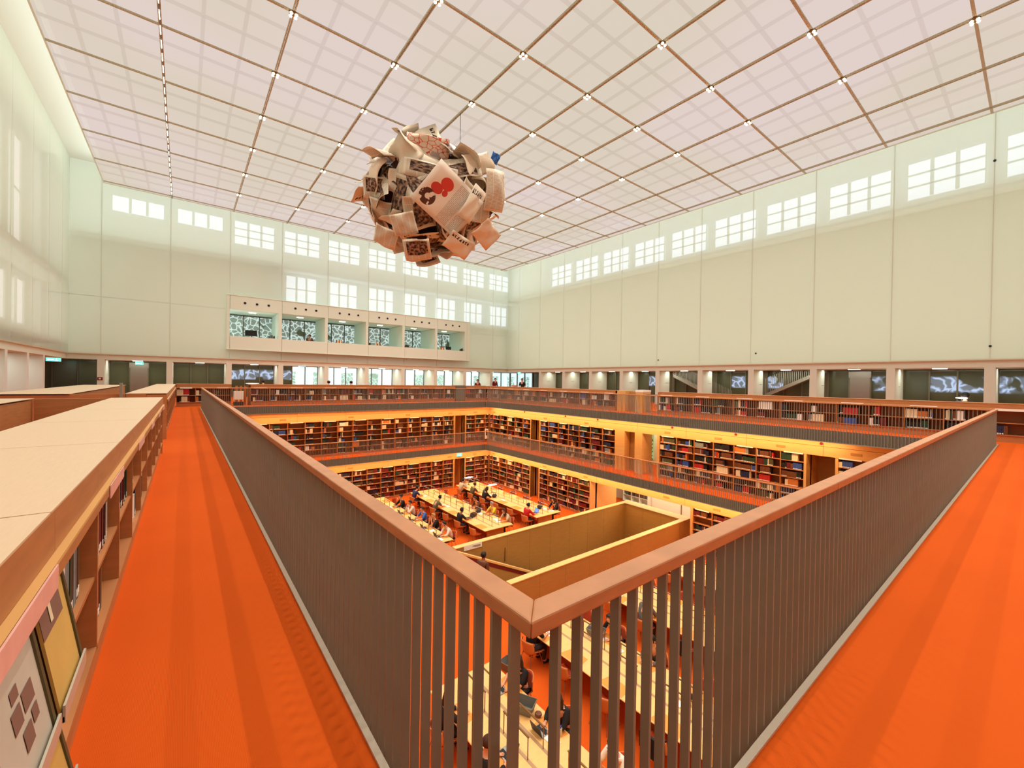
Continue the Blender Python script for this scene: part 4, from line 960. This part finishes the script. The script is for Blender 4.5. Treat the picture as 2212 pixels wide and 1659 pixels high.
for (k, s, y), (x, yy, rot, nm) in seatpos.items():
    o = occ.get((k, s, y)); chair((o[0] if o else x, yy, 0), rot+(0 if o else rnd.uniform(-.12, .12)), f'wooden shell chair, {nm}')
t = MB().box(-.2, .2, -.36, -.30, .45, .86, 'c_black').box(-.24, -.17, -.33, -.1, .5, .82, 'c_black').box(.17, .24, -.33, -.1, .5, .82, 'c_black').obj('jacket', None, (7.79, 4.8, 0), -PI/2)
tag(t, 'black jacket hung over a chair back at the near middle table', 'jacket')
t = MB().box(-.2, .2, -.36, -.30, .45, .86, 'c_black').box(-.24, -.17, -.33, -.1, .5, .82, 'c_black').obj('jacket', None, (11.24, 6.2, 0), -PI/2)
tag(t, 'black jacket hung over a chair back at the near right table', 'jacket')
# oval reading lamps with glowing heads
def discl(loc, h, label):
    t = thing('reading_lamp', loc, 0, label, 'lamp', None)
    MB().tube((0, 0, 0), (0, 0, .02), .11, 'steel', 14).obj('base', t); MB().tube((0, 0, .02), (0, 0, h), .012, 'steel', 6).obj('stem', t)
    MB().ball((0, 0, h+.02), .36, .15, .025, 'lamp_disc', 20, 6).obj('lamp_head', t)
discl((15.75, 21.9, .753), .48, 'glowing oval reading lamp in the middle of the far right table'); discl((15.6, 24.5, .753), .48, 'oval reading lamp above the cream-sweatered reader at the far right table')
discl((3.3, 30, F3), 1.14, 'glowing oval lamp above the back bookcases on the left'); discl((21, 1.7, F3), 1.21, 'glowing oval lamp above the right bookcases')
# ------------------------------------------------------------------ things on the tables
def laptop(loc, rot, label, scr='charcoal'):
    t = thing('laptop', loc, rot, label, 'laptop')
    MB().box(-.16, .16, -.12, .11, 0, .014, 'steel').box(-.14, .14, -.09, .02, .014, .016, 'black').obj('keyboard', t)
    M = Matrix.Translation((0, .115, .012)) @ Matrix.Rotation(math.radians(-18), 4, 'X')
    MB().box(-.16, .16, 0, .01, 0, .22, 'charcoal', M).box(-.15, .15, -.002, 0, .012, .21, scr, M).obj('screen', t)
for k, s, y, scr, lab in (('B', -1, 18.46, 'charcoal', 'dark upright laptop before the black t-shirt, far middle table'), ('C', -1, 17.1, 'screen_blue', 'laptop with blue screen before the red shirt'), ('A', 1, 18.46, 'charcoal', 'dark laptop before the fair-haired person'),
                          ('A', 1, 21.18, 'charcoal', 'dark laptop before the white shirt at the far left table'), ('A', 1, 19.82, 'charcoal', 'dark laptop before the blue t-shirt'), ('D', -1, 6.25, 'bk_grey', 'open grey laptop at the bottom between the balusters'), ('D', 1, 6.25, 'black', 'black tablet before the very long dark hair'),
                          ('A', 1, 17.1, 'black', 'dark laptop beside the white top at the near end'), ('E', 1, 4.8, 'screen_blue', 'laptop with blue screen on right side of near middle table'), ('D', 1, 7.7, 'black', 'slim laptop before the black t-shirt at near left table')):
    ys = TB[k][4]; yy = min(ys, key=lambda q: abs(q-y)); x = (TB[k][0]+.42) if s < 0 else (TB[k][1]-.42); laptop((x, yy+.05, .757), -PI/2 if s < 0 else PI/2, lab, scr)
n_ = 0
for k, s, y, dx, dy in (('B', -1, 21.18, .38, .1), ('B', -1, 21.18, .5, -.25), ('B', 1, 17.1, .4, .1), ('B', 1, 17.1, .32, .42), ('C', 1, 17.1, .35, -.2), ('C', 1, 17.1, .42, .25), ('C', -1, 19.82, .5, .3), ('A', 1, 17.1, .5, -.35), ('A', 1, 18.46, .3, -.5), ('C', -1, 21.18, .45, .3), ('E', 1, 7.5, .35, .1), ('E', 1, 7.5, .4, -.5), ('E', -1, 8.75, .4, -.1), ('E', -1, 4.8, .9, .2), ('D', 1, 6.25, .4, -.25), ('E', 1, 3.5, .4, .1), ('F', -1, 8.75, .35, .1), ('B', -1, 23.9, .4, -.3), ('A', 1, 22.5, .5, .2), ('B', 1, 18.46, .45, .3)):
    x = (TB[k][0]+dx) if s < 0 else (TB[k][1]-dx); a = rnd.uniform(-.4, .4); n_ += 1
    o = MB().box(-.105, .105, -.15, .15, 0, .006, 'paper').box(-.1, .1, -.14, .14, .006, .012, 'paper').obj('paper', None, (x, y+dy, .755), a)
    tag(o, f'white sheets on the {TB[k][5]}, {ordn(n_-1)} stack of the room', 'paper')
def basket(loc, rot, label, m='crate'):
    t = thing('basket', loc, rot, label, 'basket'); b = MB(); w, d, h, q = .17, .24, .22, .75
    for z in (0, .07, .14): 
        f = q+(1-q)*z/h; b.path([(-w*f, -d*f, z), (w*f, -d*f, z), (w*f, d*f, z), (-w*f, d*f, z), (-w*f, -d*f, z)], .004, m, 4)
    for i in range(7):
        u = -1+2*i/6
        for s in (-1, 1): b.tube((s*w*q, u*d*q, 0), (s*w, u*d, h), .004, m, 4).tube((u*w*q, s*d*q, 0), (u*w, s*d, h), .004, m, 4)
    b.box(-w*q, w*q, -d*q, d*q, 0, .006, m); 
    for s in (-1, 1): b.prism([(s*w*q, -d*q, .0), (s*w*q, d*q, 0), (s*w*.98, d*.98, h), (s*w*.98, -d*.98, h)], (.004*s, 0, 0), m).prism([(-w*q, s*d*q, 0), (w*q, s*d*q, 0), (w*.98, s*d*.98, h), (-w*.98, s*d*.98, h)], (0, .004*s, 0), m)
    b.obj('body', t); MB().path([(-w, -d, h), (w, -d, h), (w, d, h), (-w, d, h), (-w, -d, h)], .009, 'steel').obj('rim', t)
basket((5.93, 6.92, .755), .5, 'grey book basket on the near left table'); basket((7.15, 9.0, 0), .2, 'grey book basket on the floor beside the near middle table'); basket((9.3, 7.75, .755), .3, 'grey book basket holding a black bottle, near middle table'); basket((10.2, 5.5, 0), .4, 'grey book basket on the floor right of the near middle table')
tag(MB().ball((0, 0, .05), .08, .08, .05, 'bk_brown', 12, 6, lambda q: (q.x, q.y, min(q.z, .03))).obj('bowl', None, (6.08, 6.62, .755)), 'small brown bowl beside the grey basket', 'bowl')
t = thing('bottle', (6.12, 5.98, .755), 0, 'small clear drink bottle at the edge of the near left table', 'bottle'); MB().tube((0, 0, 0), (0, 0, .15), .03, 'holder', 10).obj('body', t); MB().tube((0, 0, .15), (0, 0, .2), .014, 'bk_blue', 8).obj('cap', t)
tag(MB().tube((0, 0, .0), (0, 0, .24), .035, 'black', 10, .03).obj('bottle', None, (9.28, 7.7, .765)), 'black bottle standing in the basket on the near middle table', 'bottle')
for i, (x, y, m) in enumerate(((12.2, 18.6, 'c_brown'), (12.75, 19.0, 'charcoal'), (15.2, 20.9, 'charcoal'), (15.4, 22.2, 'c_grey'), (16.0, 17.6, 'charcoal'), (8.8, 22.6, 'charcoal'))):
    o = MB().ball((0, 0, .11), .17, .13, .12, m, 12, 8).path([(-.1, 0, .2), (-.05, 0, .29), (.05, 0, .29), (.1, 0, .2)], .012, m).obj('bag', None, (x, y, .75), smooth=True); tag(o, f'soft dark bag lying on a far reading table, {ordn(i)} of six', 'bag')
# ------------------------------------------------------------------ signs
def exit_sign(loc, rot, label, w=.42):
    t = thing('exit_sign', loc, rot, label, 'exit sign', 'illuminated emergency exit signs'); MB().box(-w/2, w/2, -.03, .03, 0, .2, 'exit_green').obj('panel', t)
    m = MB().box(-w*.32, w*.02, -.034, -.03, .085, .115, 'exit_white').prism([(-w*.42, -.034, .1), (-w*.3, -.034, .15), (-w*.3, -.034, .05)], (0, .004, 0), 'exit_white')
    m.ball((w*.2, -.033, .155), .018, .004, .018, 'exit_white', 10, 5).prism([(w*.14, -.034, .13), (w*.24, -.034, .13), (w*.22, -.034, .07), (w*.3, -.034, .03), (w*.26, -.034, .02), (w*.17, -.034, .065), (w*.1, -.034, .03), (w*.08, -.034, .045), (w*.14, -.034, .08)], (0, .004, 0), 'exit_white').obj('pictogram', t)
exit_sign((-5.95, 35.4, ZO-.22), .1, 'green exit sign at the far left corner under the beam', .6); exit_sign((-2.4, YG-.25, ZO-.24), 0, 'green exit sign above the grey door in the back wall'); exit_sign((16.15, SY-.08, F1+2.33), 0, 'white-green exit sign on the wood band above the lower back passage')
exit_sign((25.75, YW+.25, ZO-.2), 0, 'exit sign in the far corner, left one'); exit_sign((XW+.25, 34.2, ZO-.2), -PI/2, 'exit sign in the far corner, right one')
t = tag(MB().box(-4.22, -3.98, YW+.09, YW+.12, Z0-.36, Z0-.18, 'dark_red').obj('fire_alarm'), 'small red fire alarm box on the white pier at the left of the back wall', 'fire alarm'); MB().box(-4.15, -4.05, YW+.08, YW+.09, Z0-.31, Z0-.23, 'plaster_white').obj('button', t)
t = tag(MB().box(9.05, 9.93, 14.49, 14.52, Z0-7.0, Z0-6.8, 'paper').obj('sign'), 'white lettered panel on the inside of the stairwell parapet', 'sign')
g = MB()
for i in range(3): g.box(9.45+.05*i, 9.85, 14.484, 14.49, Z0-6.88-.03*i, Z0-6.87-.03*i, 'charcoal')
g.obj('lettering', t)
tag(MB().box(11.15, 11.19, 14.495, 14.5, Z0-7.95, Z0-7.35, 'brass').obj('wall_lettering'), 'small vertical dark lettering on the inner stairwell wall', 'sign')
tag(MB().box(15.85, 15.88, SY+.3, SY+.6, F2+1.5, F2+1.85, 'paper').obj('notice'), 'pale notice in the back passage of the middle tier', 'sign')
tag(MB().box(18.25, 18.55, SY-.35, SY-.3, F2+.3, F2+1.05, 'label_white').box(18.33, 18.47, SY-.36, SY-.35, F2+.55, F2+.95, 'charcoal').obj('catalogue_stand'), 'white stand in the far corner of the middle tier', 'stand')
tag(MB().box(21.6, 22.0, 27.2, 27.5, F3+1.16, F3+1.2, 'bk_red').obj('book'), 'red book lying near the leaning person in the far corner', 'book')
t = tag(MB().box(21.5, 22.1, 27.1, 27.6, F3+1.12, F3+1.16, 'maple').box(21.7, 21.9, 27.25, 27.45, F3, F3+1.12, 'maple').obj('lectern'), 'small wooden reading stand under the red book in the far corner', 'stand')
# ------------------------------------------------------------------ hanging sculpture of crumpled newspaper sheets
def paperm(name, base, kind):
    m = mat(name, base, .75); n, L = m.node_tree.nodes, m.node_tree.links; b = n['Principled BSDF']
    uv = n.new('ShaderNodeUVMap'); s = n.new('ShaderNodeSeparateXYZ'); L.new(uv.outputs[0], s.inputs[0])
    def M(op, a, c=None, d=None):
        t = n.new('ShaderNodeMath'); t.operation = op
        for i, q in enumerate((a, c, d)):
            if q is None: continue
            if hasattr(q, 'is_linked'): L.new(q, t.inputs[i])
            else: t.inputs[i].default_value = q
        return t.outputs[0]
    def inr(v, a, c): return M('MULTIPLY', M('GREATER_THAN', v, a), M('LESS_THAN', v, c))
    def mix(f, a, c):
        t = n.new('ShaderNodeMix'); t.data_type = 'RGBA'; L.new(f, t.inputs[0])
        for i, q in ((6, a), (7, c)):
            if hasattr(q, 'is_linked'): L.new(q, t.inputs[i])
            else: t.inputs[i].default_value = (*q, 1)
        return t.outputs[2]
    U, V = s.outputs[0], s.outputs[1]
    nz = n.new('ShaderNodeTexNoise'); nz.inputs['Scale'].default_value = 10; nz.inputs['Detail'].default_value = 3; L.new(uv.outputs[0], nz.inputs['Vector']); N = nz.outputs[0]
    nf = n.new('ShaderNodeTexNoise'); nf.inputs['Scale'].default_value = 60; L.new(uv.outputs[0], nf.inputs['Vector'])
    lines = M('MULTIPLY', M('LESS_THAN', M('FRACT', M('MULTIPLY', V, 34)), .5), M('GREATER_THAN', nf.outputs[0], .42))
    cols = M('GREATER_THAN', M('FRACT', M('MULTIPLY', U, 4)), .1)
    txt = M('MULTIPLY', M('MULTIPLY', lines, cols), M('MULTIPLY', inr(V, .06, .94), inr(U, .05, .95)))
    col = mix(M('MULTIPLY', txt, .55), base, (.06, .05, .04))
    dark = lin(58, 34, 24)
    if kind == 'photo':
        r = n.new('ShaderNodeValToRGB'); r.color_ramp.elements[0].color = (*lin(44, 26, 20), 1); r.color_ramp.elements[1].color = (*lin(160, 124, 96), 1); r.color_ramp.elements[0].position = .42; r.color_ramp.elements[1].position = .62; L.new(N, r.inputs[0])
        col = mix(M('MULTIPLY', inr(U, .12, .9), inr(V, .3, .92)), col, r.outputs[0])
    if kind == 'head': 
        big = M('MULTIPLY', inr(V, .72, .86), M('GREATER_THAN', M('FRACT', M('MULTIPLY', M('ADD', U, M('MULTIPLY', N, .2)), 9)), .45)); col = mix(M('MULTIPLY', big, inr(U, .08, .8)), base, (.03, .02, .02))
    if kind == 'blank': col = mix(M('MULTIPLY', txt, .15), base, (.1, .08, .06))
    if kind == 'blue': col = mix(M('GREATER_THAN', N, .5), lin(28, 64, 130), lin(60, 120, 190))
    if kind == 'red':   # red bottle shapes, brown rosette, text column
        def disc(cu, cv, ru, rv): return M('LESS_THAN', M('ADD', M('POWER', M('DIVIDE', M('SUBTRACT', U, cu), ru), 2), M('POWER', M('DIVIDE', M('SUBTRACT', V, cv), rv), 2)), 1)
        col = mix(inr(U, 0, .5), col, base)
        col = mix(disc(.34, .72, .12, .13), col, lin(206, 66, 48)); col = mix(disc(.24, .52, .11, .11), col, lin(196, 62, 50)); col = mix(disc(.40, .55, .05, .07), col, lin(196, 62, 50))
        ro = M('MULTIPLY', disc(.2, .26, .15, .17), M('GREATER_THAN', N, .42)); col = mix(ro, col, lin(84, 44, 26)); col = mix(disc(.2, .27, .045, .06), col, base)
    if kind == 'top':
        v = n.new('ShaderNodeTexVoronoi'); v.feature = 'DISTANCE_TO_EDGE'; v.inputs['Scale'].default_value = 7; L.new(uv.outputs[0], v.inputs['Vector'])
        ink = M('MULTIPLY', M('LESS_THAN', v.outputs['Distance'], .05), M('GREATER_THAN', V, .3)); col = mix(ink, base, lin(214, 84, 66))
        col = mix(M('MULTIPLY', M('LESS_THAN', M('ADD', V, M('MULTIPLY', N, .25)), .32), 1), col, dark)
        col = mix(M('MULTIPLY', inr(U, .58, .78), inr(V, .12, .5)), col, lin(190, 176, 170))
    L.new(col, b.inputs['Base Color'])
CR = lin(222, 208, 184)
paperm('news_text', CR, 'text'); paperm('news_head', CR, 'head'); paperm('news_photo', CR, 'photo'); paperm('news_blank', lin(226, 206, 180), 'blank'); paperm('news_blue', lin(40, 80, 150), 'blue'); paperm('news_red', lin(228, 216, 198), 'red'); paperm('news_top', lin(238, 214, 190), 'top')
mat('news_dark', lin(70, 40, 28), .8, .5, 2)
SC_ = Vector((8.3, 16.5, Z0+7.8)); KM = 18.04/FPX; toC = (Vector((0, 0, Z0))-SC_).normalized()
sculpt = thing('newspaper_sculpture', SC_, 0, 'big hanging ball of crumpled newspaper sheets below the glass ceiling', 'sculpture')
r2 = random.Random(5)
def sheet(nm, c, n, upv, w, h, mt, bend=.3, wav=.12, fold=0):
    n = n.normalized(); a = upv.cross(n).normalized(); b = n.cross(a); nx, ny = 10, 8; V = []; F = []; ph = r2.uniform(0, 6); k1 = r2.uniform(-1, 1)*bend
    for j in range(ny+1):
        for i in range(nx+1):
            u, v = i/nx-.5, j/ny-.5
            d = k1*(u*u*4)*w*.25+bend*r2.choice([1])*(-(v*v)*2)*h*.3+wav*math.sin(ph+u*5+v*3)*.6+fold*abs(u+v*.4)*w*.5+.05*math.sin(9*u+ph)*math.sin(7*v)
            p = c+a*(u*w)+b*(v*h)+n*d; V.append(tuple(p))
    for j in range(ny):
        for i in range(nx): k = j*(nx+1)+i; F.append((k, k+1, k+nx+2, k+nx+1))
    me = bpy.data.meshes.new(nm); me.from_pydata(V, [], F); uvl = me.uv_layers.new(name='UVMap')
    for p in me.polygons:
        p.use_smooth = True
        for li in p.loop_indices: vi = me.loops[li].vertex_index; uvl.data[li].uv = ((vi % (nx+1))/nx, (vi//(nx+1))/ny)
    me.materials.append(MT[mt]); o = link(me, nm, sculpt); s = o.modifiers.new('s', 'SOLIDIFY'); s.thickness = .012; return o
def rr(q):
    k = 1+.12*math.sin(5*q.x+2*q.z)*math.cos(4*q.y); return (q.x*k, q.y*k, q.z*k)
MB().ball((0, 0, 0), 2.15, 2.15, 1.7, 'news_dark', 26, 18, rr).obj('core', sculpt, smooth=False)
RXY, RZ = 2.55, 2.05; kinds = ['news_text', 'news_photo', 'news_head', 'news_blank', 'news_photo', 'news_photo', 'news_text', 'news_photo', 'news_blank', 'news_text', 'news_photo', 'news_head']
NS_ = 92
for i in range(NS_):
    t = (i+.5)/NS_; z = 1-2*t; ph = i*2.39996; rho = math.sqrt(1-z*z); d = Vector((rho*math.cos(ph), rho*math.sin(ph), z))
    if d.dot(toC) > .55 and d.z > .1 and i % 3: continue
    p = Vector((d.x*RXY, d.y*RXY, d.z*RZ))*r2.uniform(.9, 1.06); nrm = (Vector((d.x/RXY, d.y/RXY, d.z/RZ)).normalized()+Vector((r2.uniform(-.8, .8), r2.uniform(-.8, .8), r2.uniform(-.8, .8)))*.85)
    upv = Vector((r2.uniform(-1, 1), r2.uniform(-1, 1), r2.uniform(-1, 1)))
    sheet('newspaper_sheet', p, nrm, upv, r2.uniform(1.1, 1.8), r2.uniform(.8, 1.25), 'news_blue' if i in (70,) else kinds[r2.randrange(len(kinds))], r2.uniform(.3, 1.0), r2.uniform(.05, .2), r2.choice([0, 0, .5, -.5]))
def hand(px, py, out, w, h, rot, mt, tilt=(0, 0), **k):   # sheets facing the near side, placed on the ball's front
    c = rt*((px-929)*KM)-up*((py-431)*KM)+toC*out; n = (toC+rt*tilt[0]+up*tilt[1]); a = math.radians(rot)
    sheet('newspaper_sheet', c, n, up*math.cos(a)+rt*math.sin(a), w, h, mt, **k)
hand(962, 432, 2.75, 2.1, 1.75, 38, 'news_red', (.1, -.1), bend=.12, wav=.04)
hand(925, 338, 2.3, 1.6, 1.0, 3, 'news_top', (0, -.15), bend=.15, wav=.04)
hand(930, 378, 2.8, 2.0, .62, 8, 'news_photo', (0, .3), bend=.5, wav=.05)
hand(1012, 440, 2.6, .62, 1.35, 30, 'news_head', (.5, 0), bend=.5, wav=.05)
hand(1062, 415, 2.0, .95, 1.5, -12, 'news_text', (.7, 0), bend=.7, wav=.08)
hand(820, 408, 2.0, .85, .8, 6, 'news_photo', (-.2, 0), bend=.2, wav=.06)
hand(880, 478, 2.7, .9, .8, -10, 'news_text', (-.1, -.2), bend=.3, wav=.06)
hand(985, 520, 2.2, 1.1, .75, 25, 'news_head', (.2, -.5), bend=.4, wav=.06)
hand(842, 505, 2.2, .9, .8, 24, 'news_text', (-.4, -.4), bend=.4, wav=.06)
hand(1040, 500, 2.0, 1.0, .85, 40, 'news_blank', (.5, -.5), bend=.5, wav=.08)
hand(1022, 362, 1.9, 1.2, .8, -25, 'news_blank', (.4, .4), bend=.8, wav=.1)
hand(1060, 348, 1.5, .35, .4, 20, 'news_blue', (.3, .2), bend=.4, wav=.05)
hand(870, 395, 2.3, .8, .8, 10, 'news_blank', (-.4, .1), bend=.8, wav=.1)
hand(905, 530, 2.3, 1.0, .9, -5, 'news_photo', (0, -.6), bend=.3, wav=.08)
for s, (tx, ty) in enumerate(((7.82, 18.02), (9.27, 15.67))):
    b = SC_+Vector((tx-8.3, ty-16.5, 1.2)); MB().tube(Vector((tx, ty, CEIL-.02))-SC_, b-SC_, .012, 'charcoal', 5).obj('wire', sculpt)
